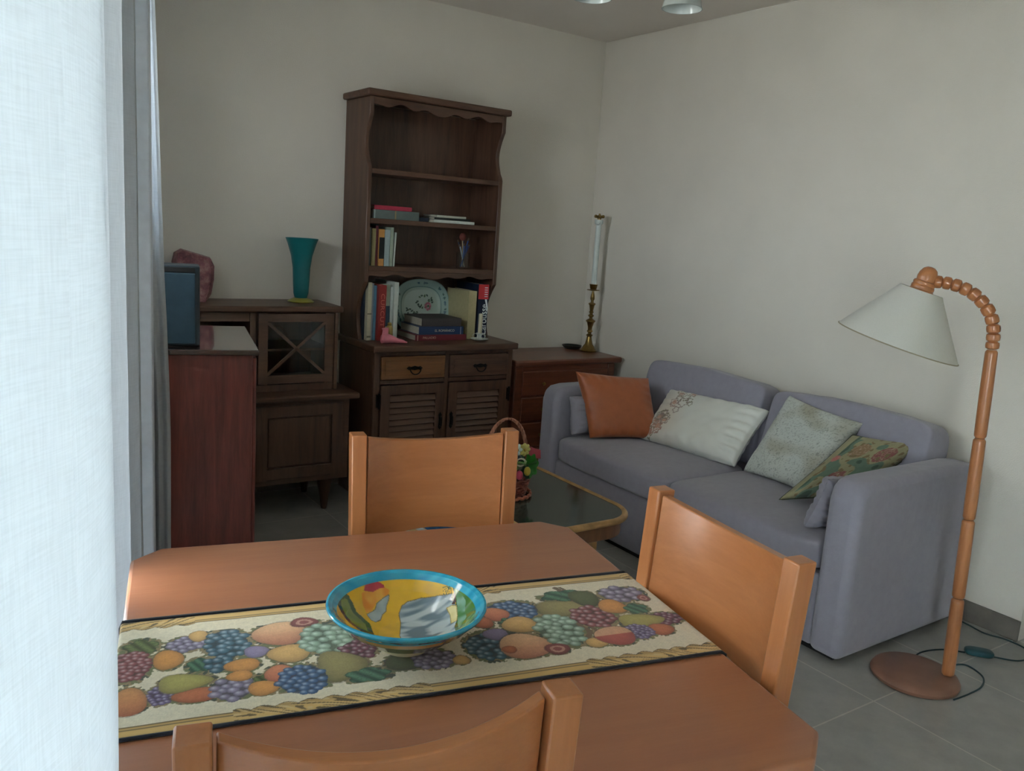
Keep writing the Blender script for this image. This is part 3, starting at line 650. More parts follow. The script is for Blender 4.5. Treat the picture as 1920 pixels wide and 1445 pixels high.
# face frame
mb = MB(); xm = -1.256
for a, b_ in ((BX0-0.005, BX0+0.03), (xm-0.012, xm+0.012), (BX1-0.03, BX1)): mb.box(a, b_, -0.458, -0.4405, 0.06, 0.805)
for a, b_ in ((0.785, 0.805), (0.640, 0.662), (0.06, 0.09)):
    mb.box(BX0+0.03, xm-0.012, -0.456, -0.4405, a, b_); mb.box(xm+0.012, BX1-0.03, -0.456, -0.4405, a, b_)
mb.build('face_frame', m_oak_z, bc, bevel=0.002)
for k, (a, b_) in enumerate(((BX0+0.033, xm-0.015), (xm+0.015, BX1-0.033))):
    d = MB().box(a, b_, -0.466, -0.4405, 0.665, 0.782).build('drawer', m_oakl if k == 0 else m_oak, bc, bevel=0.004)
    MB().box(a+0.022, b_-0.022, -0.470, -0.4665, 0.685, 0.762).build('drawer_panel', m_oakl if k == 0 else m_oak, d, bevel=0.003)
    pull(d, (a+b_)/2, -0.4705, 0.722)
    # louvred door
    mb = MB(); t0, t1 = 0.095, 0.636
    for p, q in ((a, a+0.048), (b_-0.048, b_)): mb.box(p, q, -0.470, -0.4585, t0, t1)
    mb.box(a+0.048, b_-0.048, -0.470, -0.4585, t0, t0+0.05).box(a+0.048, b_-0.048, -0.470, -0.4585, t1-0.05, t1)
    dr = mb.build('louvre_door', m_oak_z, bc, bevel=0.002)
    mb = MB(); n_ = 14
    for i in range(n_):
        zc = t0+0.052+(t1-t0-0.104)*(i+0.5)/n_
        mb.box(-(b_-a)/2+0.05, (b_-a)/2-0.05, -0.0028, 0.0028, -0.019, 0.019, M=Matrix.Translation(((a+b_)/2, -0.461, zc)) @ Matrix.Rotation(math.radians(-28), 4, 'X'))
    mb.build('louvres', m_oak, dr, bevel=0.001)
    sx = b_-0.018 if k == 0 else a+0.018
    mb = MB().prism([(sx-0.009, 0.47), (sx, 0.482), (sx+0.009, 0.47), (sx+0.006, 0.44), (sx+0.009, 0.40), (sx, 0.388), (sx-0.009, 0.40), (sx-0.006, 0.44)], -0.473, -0.4705, axis='y')
    mb.tube([(sx, -0.474, 0.462), (sx, -0.489, 0.455), (sx, -0.490, 0.430), (sx, -0.487, 0.412), (sx, -0.474, 0.408)], 0.0035, 8); mb.build('handle', m_handle, dr)
    hx0 = a-0.012 if k == 0 else b_+0.012
    for zc in (0.56, 0.16):
        MB().box(hx0-0.010, hx0+0.010, -0.472, -0.4586, zc-0.032, zc+0.032).lathe([(0.005, -0.04), (0.005, 0.04)], 10, c=(hx0, -0.474, zc)).build('hinge', m_handle, dr)
# upper shelves
YB, YU = -0.016, -0.310
def side_profile():
    P = [(YB, 0.8405), (YU+0.050, 0.8405)]
    def c(a, b_, n_=8, amp=0.0):
        pass
    for k in range(9):                        # lower scallop between counter and the third shelf
        t = k/8; P.append((YU+0.050+0.035*math.sin(PI*t)*-0.0+0.035*math.sin(PI*t)+(-0.05*t**3), 0.8405+0.30*t))
    P.append((YU, 1.142)); P.append((YU, 1.70))
    P += [(YU+0.006, 1.715), (YU+0.022, 1.735)]
    for k in range(9):
        t = k/8; P.append((YU+0.026+0.022*math.sin(PI*t), 1.745+0.16*t))
    P += [(YU+0.012, 1.93), (YU+0.0, 1.95), (YU, 2.035), (YB, 2.035)]
    return P
for x0 in (BX0-0.008, -0.908):
    MB().prism(side_profile(), x0, x0+0.022, axis='x').build('side_panel', m_oak_z, bc, bevel=0.0025)
XL, XR = BX0+0.0145, -0.9085
MB().box(XL, XR, -0.024, YB, 0.8405, 2.034).build('back_panel', m_oak_z, bc)
for nm, zt in (('shelf', 1.697), ('shelf', 1.456), ('shelf', 1.220)):
    MB().box(XL, XR, YU+0.003, -0.0245, zt-0.024, zt).build(nm, m_oak, bc, bevel=0.002)
def valance(z0, depth, name, y0):
    P = [(XL, z0)]; n_ = 60
    for k in range(n_+1):
        t = k/n_; x = XL+(XR-XL)*t; s_ = abs(2*t-1)
        d = depth*(0.48+0.16*math.cos(s_*PI*5)*min(1, s_*3)+0.30*math.exp(-(s_/0.20)**2)+0.22*max(0, s_-0.86)/0.14)
        P.append((x, z0-d))
    P.append((XR, z0)); MB().prism(P, y0, y0+0.014, axis='y').build(name, m_oak, bc, bevel=0.001)
valance(2.034, 0.065, 'valance', YU+0.004); valance(1.1955, 0.045, 'valance', YU+0.004)
MB().prism([(BX0-0.03, YB), (BX0-0.03, -0.335), (-0.868, -0.335), (-0.868, YB)], 2.0355, 2.068).build('cornice', m_oak, bc, bevel=0.008, seg=3)
# ------------------------------------------------------------------ books and small things on the shelves
def book(label, x0, x1, y0, y1, z0, z1, col, spine='-y', rot=0.0, txt=None, tcol='#d8d2c0', tsize=0.02, rough=0.55, group='books in the bookcase', bands=None, lean=0.0, tl=None, twid=None):
    """cover wraps the page block; spine on the side facing the room"""
    o = thing('book', label, 'book', ((x0+x1)/2, (y0+y1)/2, z0), rot, group)
    a, b_ = (x1-x0)/2, (y1-y0)/2; h_ = z1-z0; m_ = plain('cover_'+col.strip('#'), col, rough=rough, noise=0.06, nscale=60)
    flat = h_ < min(x1-x0, y1-y0)
    t = 0.0022
    mb = MB()
    if not flat:
        mb.box(-a, -a+t, -b_, b_, 0, h_).box(a-t, a, -b_, b_, 0, h_).box(-a+t, a-t, -b_, -b_+t, 0, h_)
        mb.build('cover', m_, o, bevel=0.0008)
        MB().box(-a+t+0.0002, a-t-0.0002, -b_+t+0.0003, b_-0.004, 0.003, h_-0.004).build('page_block', m_paper, o)
    else:
        mb.box(-a, a, -b_, b_, 0, t).box(-a, a, -b_, b_, h_-t, h_).box(-a, a, -b_, -b_+t, t, h_-t)
        mb.build('cover', m_, o, bevel=0.0008)
        MB().box(-a+0.004, a-0.004, -b_+t+0.0003, b_-0.004, t+0.0002, h_-t-0.0002).build('page_block', m_paper, o)
    if bands:
        for (p, q, cc) in bands:
            m2 = plain('label_'+cc.strip('#'), cc, rough=0.6)
            if not flat: MB().box(-a-0.0002, a+0.0002, -b_-0.0005, -b_+0.0004, h_*p, h_*q).build('spine_label', m2, o)
            else: MB().box(-a+2*a*p, -a+2*a*q, -b_-0.0005, -b_+0.0004, 0.001, h_-0.001).build('spine_label', m2, o)
    if txt:
        m2 = plain('ink_'+tcol.strip('#'), tcol, rough=0.6)
        if not flat: text(txt, tsize, m2, 'lettering', o, (0, -b_-0.0010, h_*(tl or 0.5)), (PI/2, PI/2*(1), 0) if not (tl and tl < 0) else (PI/2, 0, 0), width=twid)
        else: text(txt, tsize, m2, 'lettering', o, (-a+2*a*(tl or 0.5), -b_-0.0010, h_/2-0.0005), (PI/2, 0, 0), width=twid)
    if lean: o.rotation_euler = (0, lean, rot)
    return o
Z1, Z2, Z3 = 1.4565, 1.2205, 0.8405
G1, G2, G3 = 'books on the second shelf', 'books standing on the third shelf', 'books standing on the counter'
yf = -0.29
book('thin red book standing at the left end of the second shelf', -1.648, -1.634, yf+0.02, -0.10, Z1, Z1+0.195, '#7c2127', group=G1)
book('thick grey-green book lying flat on the second shelf, under a crimson one', -1.631, -1.372, yf, -0.10, Z1, Z1+0.044, '#596561', group=G1, bands=[(0.03, 0.05, '#9fb0b0'), (0.47, 0.50, '#8a7a58')])
book('crimson book lying on top of the grey-green one, second shelf', -1.620, -1.410, yf+0.01, -0.11, Z1+0.0445, Z1+0.066, '#a02a41', group=G1)
book('small dark blue booklet lying left of the white booklets on the second shelf', -1.357, -1.290, yf+0.05, -0.13, Z1, Z1+0.020, '#3d4b62', group=G1)
book('long white booklet lying at the bottom of the small pile on the second shelf', -1.285, -1.037, yf, -0.11, Z1, Z1+0.015, '#c4cbc4', group=G1)
book('black booklet sandwiched between two white ones on the second shelf', -1.278, -1.060, yf+0.006, -0.12, Z1+0.0155, Z1+0.027, '#17221f', group=G1)
book('short off-white booklet on top of the small pile, second shelf', -1.262, -1.085, yf+0.01, -0.13, Z1+0.0275, Z1+0.039, '#b9bcae', group=G1)
book('dark grey book at the left end of the third shelf', -1.648, -1.639, yf+0.01, -0.12, Z2, Z2+0.200, '#3d4148', group=G2)
book('slim slate-coloured book beside the dark grey one, third shelf', -1.638, -1.629, yf+0.01, -0.12, Z2, Z2+0.190, '#53595b', group=G2)
book('olive-tan book on the third shelf', -1.628, -1.606, yf+0.005, -0.12, Z2, Z2+0.186, '#8b8158', group=G2)
book('tall maroon book between the olive-tan and the orange book, third shelf', -1.605, -1.591, yf+0.01, -0.12, Z2, Z2+0.200, '#5f2a33', group=G2)
book('orange book with a black oval title panel, third shelf', -1.589, -1.561, yf, -0.12, Z2, Z2+0.184, '#b98546', group=G2, bands=[(0.20, 0.78, '#12191d')])
book('pale blue-grey book right of the orange one, third shelf', -1.559, -1.530, yf, -0.12, Z2, Z2+0.182, '#98a7a8', group=G2)
book('pale green-grey book, third from the right end of the row on the third shelf', -1.529, -1.511, yf, -0.12, Z2, Z2+0.196, '#94a08e', group=G2)
book('short white booklet closing the row on the third shelf', -1.508, -1.500, yf, -0.14, Z2+0.0004, Z2+0.172, '#b5bcb2', group=G2, lean=math.radians(2))
book('dark teal book lying across the tops at the back of the third shelf', -1.560, -1.515, -0.115, -0.03, Z2, Z2+0.205, '#1f4a4e', group=G2)
book('cream book at the left end of the counter row', -1.640, -1.618, yf, -0.06, Z3, Z3+0.296, '#b9b49a', group=G3, bands=[(0.05, 0.08, '#6d6a58'), (0.45, 0.47, '#6d6a58')])
book('narrow pale violet book beside the cream one on the counter', -1.617, -1.606, yf+0.006, -0.06, Z3, Z3+0.292, '#8f97a0', group=G3)
book('medium blue book left of the red one on the counter', -1.605, -1.590, yf+0.004, -0.06, Z3, Z3+0.280, '#56829a', group=G3)
book('red book with a vertical title, standing on the counter', -1.588, -1.548, yf-0.02, -0.06, Z3, Z3+0.285, '#8e2f2c', group=G3, txt='CURCUT', tcol='#c86a5a', tsize=0.030, tl=0.55, bands=[(0.80, 0.98, '#8e2f2c')], twid=0.17)
book('pale green book with a dark blue lower half, right of the red book', -1.546, -1.516, yf+0.004, -0.06, Z3, Z3+0.286, '#a9b8a2', group=G3, bands=[(0.25, 0.62, '#3d5566')])
book('white slim book between the pale green and the tall white one', -1.514, -1.500, yf, -0.06, Z3, Z3+0.276, '#b7c2bd', group=G3)
book('tall white book at the right end of the left counter row', -1.498, -1.474, yf-0.01, -0.06, Z3, Z3+0.300, '#c0c8bf', group=G3)
book('dark navy book leaning against the left side panel on the counter', -1.6495, -1.6415, yf+0.03, -0.06, Z3, Z3+0.280, '#1d2a3a', group=G3)
GS = 'books stacked flat in front of the plate'
book('dark red book at the bottom of the flat stack on the counter', -1.385, -1.075, -0.335, -0.112, Z3, Z3+0.031, '#6d262e', txt='PALLADIO', tcol='#cfae9c', tsize=0.017, tl=0.27, group=GS, bands=[(0.04, 0.055, '#cfae9c')])
book('navy blue book in the middle of the flat stack on the counter', -1.365, -1.095, -0.335, -0.112, Z3+0.0315, Z3+0.074, '#22385e', txt='EL ROM\u00c1NICO', tcol='#c5c1b2', tsize=0.018, tl=0.57, group=GS, bands=[(0.93, 0.945, '#9aa0a8')])
book('grey-brown book on top of the flat stack on the counter', -1.345, -1.105, -0.325, -0.112, Z3+0.0745, Z3+0.117, '#46403f', group=GS)
book('large cream book standing right of the plate', -1.050, -1.000, -0.30, -0.06, Z3, Z3+0.262, '#b3aa82', group='large books standing at the right of the counter')
lar = book('tall dictionary with red top and navy spine at the right end of the counter', -0.990, -0.925, -0.30, -0.06, Z3, Z3+0.300, '#15233a', group='large books standing at the right of the counter', bands=[(0.73, 1.0, '#c2353a')], txt='Larousse', tcol='#dfe6e6', tsize=0.062, tl=0.36, twid=0.165)
for q in lar.children:
    if q.name.startswith('lettering'): q.rotation_euler = (PI/2, -PI/2, 0); q.location.x = 0.008
MB().prism([(0.010, 0.219), (0.022, 0.219), (0.0325, 0.165), (0.0325, 0.140)], -0.1212, -0.1203, axis='y').build('white_stripe', plain('label_dfe6e6', '#dfe6e6'), lar)
mb = MB()
for z_ in (0.232, 0.244, 0.256, 0.268, 0.280): mb.box(0.006, 0.026, -0.1212, -0.1203, z_, z_+0.004)
mb.build('white_bars', MATS['label_dfe6e6'], lar)
# plate on the counter, leaning on the back panel
def superell(t, a, b_, e):
    c_, s_ = math.cos(t), math.sin(t)
    return (math.copysign(abs(c_)**e, c_)*a, math.copysign(abs(s_)**e, s_)*b_)
pl = thing('serving_plate', 'pale oval serving plate painted with a pink flower, propped behind the flat books', 'plate', (-1.217, -0.064, Z3+0.001), 0)
PA, PB = 0.172, 0.150; NR, NT = 60, 220
mb = MB(); V = []
def pz(r): return 0.018*(max(0, (r-0.62))/0.38)**0.8 if r > 0.62 else 0.0
rows = [(k/NR, 1) for k in range(1, NR+1)]+[(1.0, -1), (0.6, -1)]
cvert = mb.bm.verts.new((0, 0.0, 0))
for r, sd in rows:
    V.append([mb.bm.verts.new((superell(2*PI*i/NT, PA*r, PB*r, 0.78 if r > 0.3 else 1.0)[0], superell(2*PI*i/NT, PA*r, PB*r, 0.78 if r > 0.3 else 1.0)[1], pz(r)-(0.005 if sd < 0 else 0))) for i in range(NT)])
for i in range(NT): mb.bm.faces.new((cvert, V[0][i], V[0][(i+1) % NT]))
for a, b_ in zip(V, V[1:]):
    for i in range(NT): mb.bm.faces.new((a[i], b[i] if False else b_[i], b_[(i+1) % NT], a[(i+1) % NT]))
mb.bm.faces.new(V[-1])
m_plate = painted('glazed_plate', rough=0.2, coat=0.5)
po = mb.build('plate_body', m_plate, pl, auto=70)
co = np.zeros(len(po.data.vertices)*3, np.float32); po.data.vertices.foreach_get('co', co); x, y, z = co.reshape(-1, 3).T
rr_n = (np.abs(x/PA)**(2/0.78)+np.abs(y/PB)**(2/0.78))**(0.78/2)
out = np.tile(L3('#b9cfc6'), (len(x), 1)); out[rr_n > 0.72] = L3('#9fbcb8'); out[np.abs(rr_n-0.72) < 0.016] = L3('#6f8f8c'); out[rr_n > 0.975] = L3('#86a3a0')
rg = random.Random(3)
def blob(cx, cy, r, col):
    a = rg.uniform(0, PI); dx, dy = (x-cx), (y-cy); u_, v_ = dx*math.cos(a)+dy*math.sin(a), -dx*math.sin(a)+dy*math.cos(a)
    out[(u_/r)**2+(v_/(r*0.6))**2 < 1] = L3(col)
for k in range(26):
    a = rg.uniform(0, 2*PI); blob(0.02+0.055*math.cos(a)*rg.uniform(0.4, 1), 0.03+0.042*math.sin(a)*rg.uniform(0.4, 1), 0.0075, rg.choice(['#375648', '#2e4a44', '#4d6a50']))
for k in range(16): blob(-0.055+rg.uniform(-0.035, 0.04), -0.03+rg.uniform(-0.02, 0.02), 0.007, rg.choice(['#4d6558', '#3c554e', '#5d6c54']))
for k in range(9): blob(0.045+0.014*math.cos(k*0.7), 0.0+0.017*math.sin(k*0.7), 0.010, rg.choice(['#b0647c', '#c27c8c', '#a4586e']))
for k in range(40):
    t = rg.uniform(0, 2*PI)
    if abs(math.sin(t)) < 0.55 or rg.random() < 0.5: q = superell(t, PA*0.86, PB*0.86, 0.78); blob(q[0], q[1], 0.008, rg.choice(['#41687a', '#4d6d68', '#5d7a86']))
paint(po, np.concatenate([out, np.ones((len(x), 1))], axis=1))
po.rotation_euler = (math.radians(90-6), 0, 0); po.location = (0, 0.0, PB*math.cos(math.radians(6))+0.002)
# brush jar
jar = thing('brush_jar', 'glass jar of paint brushes on the right of the third shelf', 'jar', (-1.055, -0.22, Z2+0.0005))
MB().lathe([(0.034, 0), (0.036, 0.005), (0.036, 0.085), (0.033, 0.085), (0.033, 0.006), (0.0, 0.006)], 28).build('glass_jar', m_glass, jar)
rg = random.Random(8)
bc_ = ['#2c4a86', '#1d2f5e', '#b8a582', '#26314a', '#a8b4b8', '#3a5a96']
for k in range(8):
    a = k*0.8+0.3; r0 = 0.014; r1 = 0.042; hgt = rg.uniform(0.125, 0.165); c1 = (r0*math.cos(a+PI), r0*math.sin(a+PI), 0.009); c2 = (r1*math.cos(a)*0.8, r1*math.sin(a)*0.8, hgt)
    d = Vector(c2)-Vector(c1); P = [Vector(c1)+d*t for t in (0, 0.5, 0.83, 0.9)]
    br = MB().tube(P, [0.002, 0.003, 0.0035, 0.004], 8).build('brush', plain('brush_'+bc_[k % 6].strip('#'), bc_[k % 6], rough=0.35), jar)
    P2 = [Vector(c1)+d*t for t in (0.9, 0.95, 1.0)]; MB().tube(P2, [0.004, 0.0055, 0.001], 8).build('bristles', plain('bristle', '#b9b4a8' if k % 2 else '#5a4a3a', rough=0.9), br)
bd_ = MB().tube([(0, 0.004, 0.009), (-0.002, 0.006, 0.12), (-0.004, 0.008, 0.150)], [0.003, 0.0035, 0.004], 8).build('flat_brush', plain('brush_b8a582', '#b8a582'), jar)
MB().sphere((-0.004, 0.008, 0.168), (0.020, 0.012, 0.022), 10).build('red_bristles', plain('red_bristle', '#7a4036', rough=0.9), bd_)
# gold bottle on a pale foot
gb = thing('perfume_bottle', 'small gold bottle on a pale foot, in front of the white books on the counter', 'bottle', (-1.545, -0.355, Z3+0.0005))
MB().lathe([(0.0, 0.0), (0.017, 0), (0.019, 0.006), (0.017, 0.024), (0.0, 0.024)], 24).build('base', plain('pale_resin', '#a9ad98', rough=0.5), gb)
MB().lathe([(0.0, 0.0245), (0.018, 0.0245), (0.019, 0.035), (0.0175, 0.07), (0.014, 0.082), (0.008, 0.086), (0.0, 0.086)], 24).build('bottle_body', plain('gold_glaze', '#a08a45', rough=0.3, coat=0.6), gb)
MB().lathe([(0.0, 0.0865), (0.010, 0.0865), (0.011, 0.094), (0.007, 0.100), (0.0, 0.101)], 20).build('cap', plain('gold_cap', '#b39b50', rough=0.3, metal=0.6), gb)
# pink foot figurine
ft = thing('foot_figurine', 'pink ornament shaped like a bare foot on the counter edge, below the red book', 'figurine', (-1.580, -0.405, Z3+0.0005))
m_pink = plain('pink_resin', '#d97f8d', rough=0.4, coat=0.3)
mb = MB()
sec = [(-0.030, 0.010, 0.022, 0.020), (-0.020, 0.004, 0.025, 0.024), (0.0, 0.0, 0.026, 0.022), (0.030, 0.0, 0.020, 0.023), (0.060, 0.0, 0.013, 0.025), (0.085, 0.001, 0.010, 0.024), (0.100, 0.003, 0.006, 0.018)]
def fs(a, b_):
    k = b_*(len(sec)-1); i = min(int(k), len(sec)-2); t = k-i; s0, s1 = sec[i], sec[i+1]
    x, y0, hz, hy = [s0[q]+(s1[q]-s0[q])*t for q in range(4)]; th_ = 2*PI*a
    return Vector((x, hy*0.85*math.cos(th_), max(0.0, hz+hz*math.sin(th_))))
mb.grid(20, 22, fs, closed_u=True)
mb.tube([(-0.010, 0, 0.020), (-0.012, 0, 0.045), (-0.010, 0, 0.066), (-0.012, 0, 0.078)], [0.022, 0.016, 0.015, 0.018], 16)
mb.build('foot_body', m_pink, ft)
for k in range(5):
    MB().sphere((0.099-0.004*k, -0.014+0.007*k, 0.006), (0.008, 0.0042, 0.005), 8).build('toe', m_pink, ft)
# white candle holder with candle
ch = thing('candle_holder', 'white wire candle holder with a short cream candle, in front of the dictionary', 'candle holder', (-1.005, -0.360, Z3+0.0005))
m_wire = plain('white_metal', '#c9cfca', rough=0.35)
mb = MB().lathe([(0.0, 0.002), (0.030, 0.002), (0.048, 0.008), (0.050, 0.010), (0.047, 0.010), (0.030, 0.005), (0.0, 0.005)], 32)
mb.lathe([(0.016, 0.005), (0.010, 0.015), (0.012, 0.030), (0.020, 0.040), (0.016, 0.040), (0.009, 0.030)], 24)
mb.build('dish', m_wire, ch)
for k in range(5):
    a = 2*PI*k/5; MB().tube([(0.024*math.cos(a)+0.013*math.cos(t)*math.cos(a), 0.024*math.sin(a)+0.013*math.cos(t)*math.sin(a), 0.022+0.014*math.sin(t)) for t in [2*PI*q/16 for q in range(16)]], 0.0016, 6, closed=True).build('scroll', m_wire, ch)
MB().lathe([(0.0, 0.031), (0.0115, 0.031), (0.0108, 0.142), (0.009, 0.146), (0.0, 0.144)], 20).build('candle', plain('cream_wax', '#c6c0a4', rough=0.6), ch)

# ------------------------------------------------------------------ chest of drawers in the corner
cd = thing('chest_of_drawers', 'low reddish-brown chest of drawers in the corner, under the brass candle lamp', 'chest of drawers', (0, 0, 0))
DX0, DX1, DY = -0.800, -0.075, -0.425
MB().box(DX0, DX1, DY, -0.015, 0.05, 0.6995).build('carcass', m_dres, cd, bevel=0.003)
MB().prism([(DX0-0.015, -0.015), (DX0-0.015, DY-0.03), (DX1+0.04, DY-0.03), (DX1+0.04, -0.015)], 0.700, 0.735).build('top', m_dres, cd, bevel=0.012, seg=4)
MB().box(DX0+0.01, DX1-0.01, DY+0.01, -0.02, 0, 0.0495).build('plinth', m_dres, cd)
for a_, b_ in ((DX1-0.05, DX1-0.0005), (DX0+0.0005, DX0+0.05)): MB().box(a_, b_, DY-0.008, DY-0.0005, 0.055, 0.695).build('corner_stile', m_dres, cd, bevel=0.003)
for k in range(4):
    z1 = 0.668-k*0.150; d = MB().box(DX0+0.053, DX1-0.053, DY-0.012, DY-0.0005, z1-0.140, z1).build('drawer', m_dres, cd, bevel=0.005, seg=3)
    for fx in (0.22, 0.78):
        xx = DX0+0.053+(DX1-DX0-0.106)*fx
        MB().lathe([(0.0, 0), (0.005, 0.0), (0.005, 0.010), (0.010, 0.014), (0.009, 0.021), (0.0, 0.024)], 16, M=Matrix.Translation((xx, DY-0.0125, z1-0.07)) @ Matrix.Rotation(PI/2, 4, 'X')).build('knob', m_brass, d)
# brass candle lamp
CX, CY = -0.105, -0.205
cl = thing('candle_lamp', 'tall brass candlestick lamp with a long white candle tube, on the corner chest', 'lamp', (CX, CY, 0.7355))
pr_ = [(0.0, 0.0), (0.052, 0.0), (0.054, 0.006), (0.046, 0.014), (0.040, 0.020), (0.036, 0.028), (0.024, 0.045), (0.018, 0.072), (0.015, 0.092), (0.020, 0.098), (0.020, 0.103), (0.011, 0.108), (0.011, 0.116),
       (0.018, 0.122), (0.018, 0.127), (0.013, 0.133), (0.014, 0.150), (0.022, 0.178), (0.030, 0.186), (0.030, 0.192), (0.020, 0.198), (0.010, 0.204), (0.010, 0.212), (0.018, 0.219), (0.018, 0.224), (0.010, 0.230), (0.010, 0.238),
       (0.016, 0.243), (0.010, 0.250), (0.012, 0.262), (0.016, 0.285), (0.022, 0.292), (0.022, 0.298), (0.010, 0.303), (0.008, 0.312), (0.014, 0.325), (0.012, 0.345), (0.007, 0.365), (0.006, 0.372), (0.038, 0.378), (0.040, 0.382), (0.018, 0.384), (0.020, 0.388), (0.025, 0.412), (0.027, 0.415), (0.0, 0.4145)]
MB().lathe(pr_, 40).build('candlestick', m_brass, cl)
MB().lathe([(0.0, 0.4155), (0.0165, 0.4155), (0.0165, 0.775), (0.0, 0.775)], 24).build('candle_tube', plain('white_tube', '#cdd6d2', rough=0.4), cl)
mb = MB().lathe([(0.0, 0.7755), (0.022, 0.7755), (0.026, 0.782), (0.026, 0.805), (0.0, 0.805)], 24); mb.lathe([(0.0, 0), (0.013, 0), (0.015, 0.016), (0.012, 0.016), (0.010, 0.004), (0.0, 0.004)], 16, M=Matrix.Translation((-0.020, -0.016, 0.790)) @ Matrix.Rotation(math.radians(-115), 4, Vector((0.6, -0.8, 0))))
mb.build('socket', MATS['white_tube'], cl)
mb = MB().lathe([(0.0, 0.8055), (0.012, 0.8055), (0.012, 0.812), (0.024, 0.816), (0.028, 0.830), (0.024, 0.830), (0.018, 0.820), (0.006, 0.822), (0.006, 0.840), (0.0, 0.842)], 24)
for k in range(6):
    a = 2*PI*k/6; mb.sphere((0.026*math.cos(a), 0.026*math.sin(a), 0.824), (0.008, 0.008, 0.010), 8)
mb.build('crown', m_brass, cl)
MB().tube([(0.03, 0.03, 0.003), (0.055, 0.05, 0.003), (0.075, 0.03, 0.003), (0.085, 0.06, 0.003), (0.085, 0.19, 0.003)], 0.0025, 6).build('cord', m_white, cl)
dsh = thing('metal_dish', 'small dark metal dish behind the candle lamp on the corner chest', 'dish', (-0.150, -0.095, 0.7355))
MB().lathe([(0.0, 0.0), (0.045, 0.0), (0.060, 0.016), (0.063, 0.022), (0.060, 0.022), (0.044, 0.005), (0.0, 0.005)], 36).build('dish_body', plain('dark_pewter', '#33352f', rough=0.4, metal=0.7), dsh)

# ------------------------------------------------------------------ two-tier display cabinet on the left of the back wall
hc = thing('display_cabinet', 'dark oak two-tier cabinet with a crossed glass door, left of the bookcase', 'cabinet', (0, 0, 0))
HX0, HX1 = -2.735, -1.775; HYF = -0.415
mb = MB().box(HX0, HX1, HYF, -0.015, 0.165, 0.5745)
mb.build('lower_carcass', m_oak, hc, bevel=0.003)
MB().prism([(HX0-0.005, -0.015), (HX0-0.005, HYF-0.035), (HX1+0.04, HYF-0.035), (HX1+0.04, -0.015)], 0.575, 0.605).build('lower_top', m_oak, hc, bevel=0.009, seg=3)
xc = (HX0+HX1)/2
for a, b_ in ((HX0+0.035, xc-0.008), (xc+0.008, HX1-0.035)):
    mb = MB()
    for p, q in ((a, a+0.055), (b_-0.055, b_)): mb.box(p, q, HYF-0.015, HYF-0.0005, 0.195, 0.555)
    mb.box(a+0.055, b_-0.055, HYF-0.015, HYF-0.0005, 0.195, 0.25).box(a+0.055, b_-0.055, HYF-0.015, HYF-0.0005, 0.50, 0.555)
    d = mb.build('door', m_oak_z, hc, bevel=0.003); MB().box(a+0.062, b_-0.062, HYF-0.009, HYF-0.0007, 0.257, 0.493).build('door_panel', m_oak_z, d, bevel=0.004)
for x_ in (HX0+0.09, HX1-0.10):
    for y_ in (HYF+0.05, -0.08):
        MB().lathe([(0.0, 0), (0.014, 0), (0.016, 0.01), (0.024, 0.07), (0.036, 0.13), (0.040, 0.1645), (0.0, 0.1645)], 16, c=(x_, y_, 0)).build('foot', m_oak_z, hc)
# upper tier
UX0, UX1, UYF = -2.72, -1.815, -0.325
MB().box(UX0, UX0+0.02, UYF, -0.015, 0.6055, 0.9895).box(UX1-0.02, UX1, UYF, -0.015, 0.6055, 0.9895).box(UX0+0.02, UX1-0.02, UYF, -0.015, 0.6055, 0.640).box(UX0+0.02, UX1-0.02, -0.03, -0.015, 0.640, 0.9895).box(UX0+0.02, UX1-0.02, UYF+0.01, -0.03, 0.80, 0.812).box(-2.245, -2.215, UYF, -0.03, 0.640, 0.9895).build('upper_carcass', m_oak_z, hc, bevel=0.002)
MB().prism([(UX0-0.015, -0.015), (UX0-0.015, UYF-0.03), (UX1+0.02, UYF-0.03), (UX1+0.02, -0.015)], 0.990, 1.020).build('upper_top', m_oak, hc, bevel=0.008, seg=3)
MB().box(UX0+0.021, -2.246, UYF+0.002, UYF+0.018, 0.945, 0.9885).build('niche_rail', m_oak, hc, bevel=0.002)
a, b_, z0_, z1_ = -2.210, UX1-0.022, 0.645, 0.985
mb = MB(); fw = 0.042
for p, q in ((a, a+fw), (b_-fw, b_)): mb.box(p, q, UYF-0.016, UYF-0.0005, z0_, z1_)
mb.box(a+fw, b_-fw, UYF-0.016, UYF-0.0005, z0_, z0_+fw).box(a+fw, b_-fw, UYF-0.016, UYF-0.0005, z1_-fw, z1_)
gd = mb.build('glass_door', m_oak, hc, bevel=0.003)
MB().box(a+fw-0.004, b_-fw+0.004, UYF-0.006, UYF-0.003, z0_+fw-0.004, z1_-fw+0.004).build('pane', m_glass, gd)
mb = MB(); ci = Vector(((a+b_)/2, UYF-0.010, (z0_+z1_)/2)); ww, hh = (b_-a)/2-fw, (z1_-z0_)/2-fw
for s_ in (-1, 1):
    L_ = math.hypot(ww, hh); mb.box(-L_, L_, -0.003, 0.003, -0.007, 0.007, M=Matrix.Translation(ci) @ Matrix.Rotation(-s_*math.atan2(hh, ww), 4, 'Y'))
mb.build('cross_muntin', m_oak, gd)
MB().box(UX1-0.015, UX1+0.004, UYF-0.008, UYF-0.0006, 0.6055, 0.9895).build('corner_post', m_oak, hc, bevel=0.002)
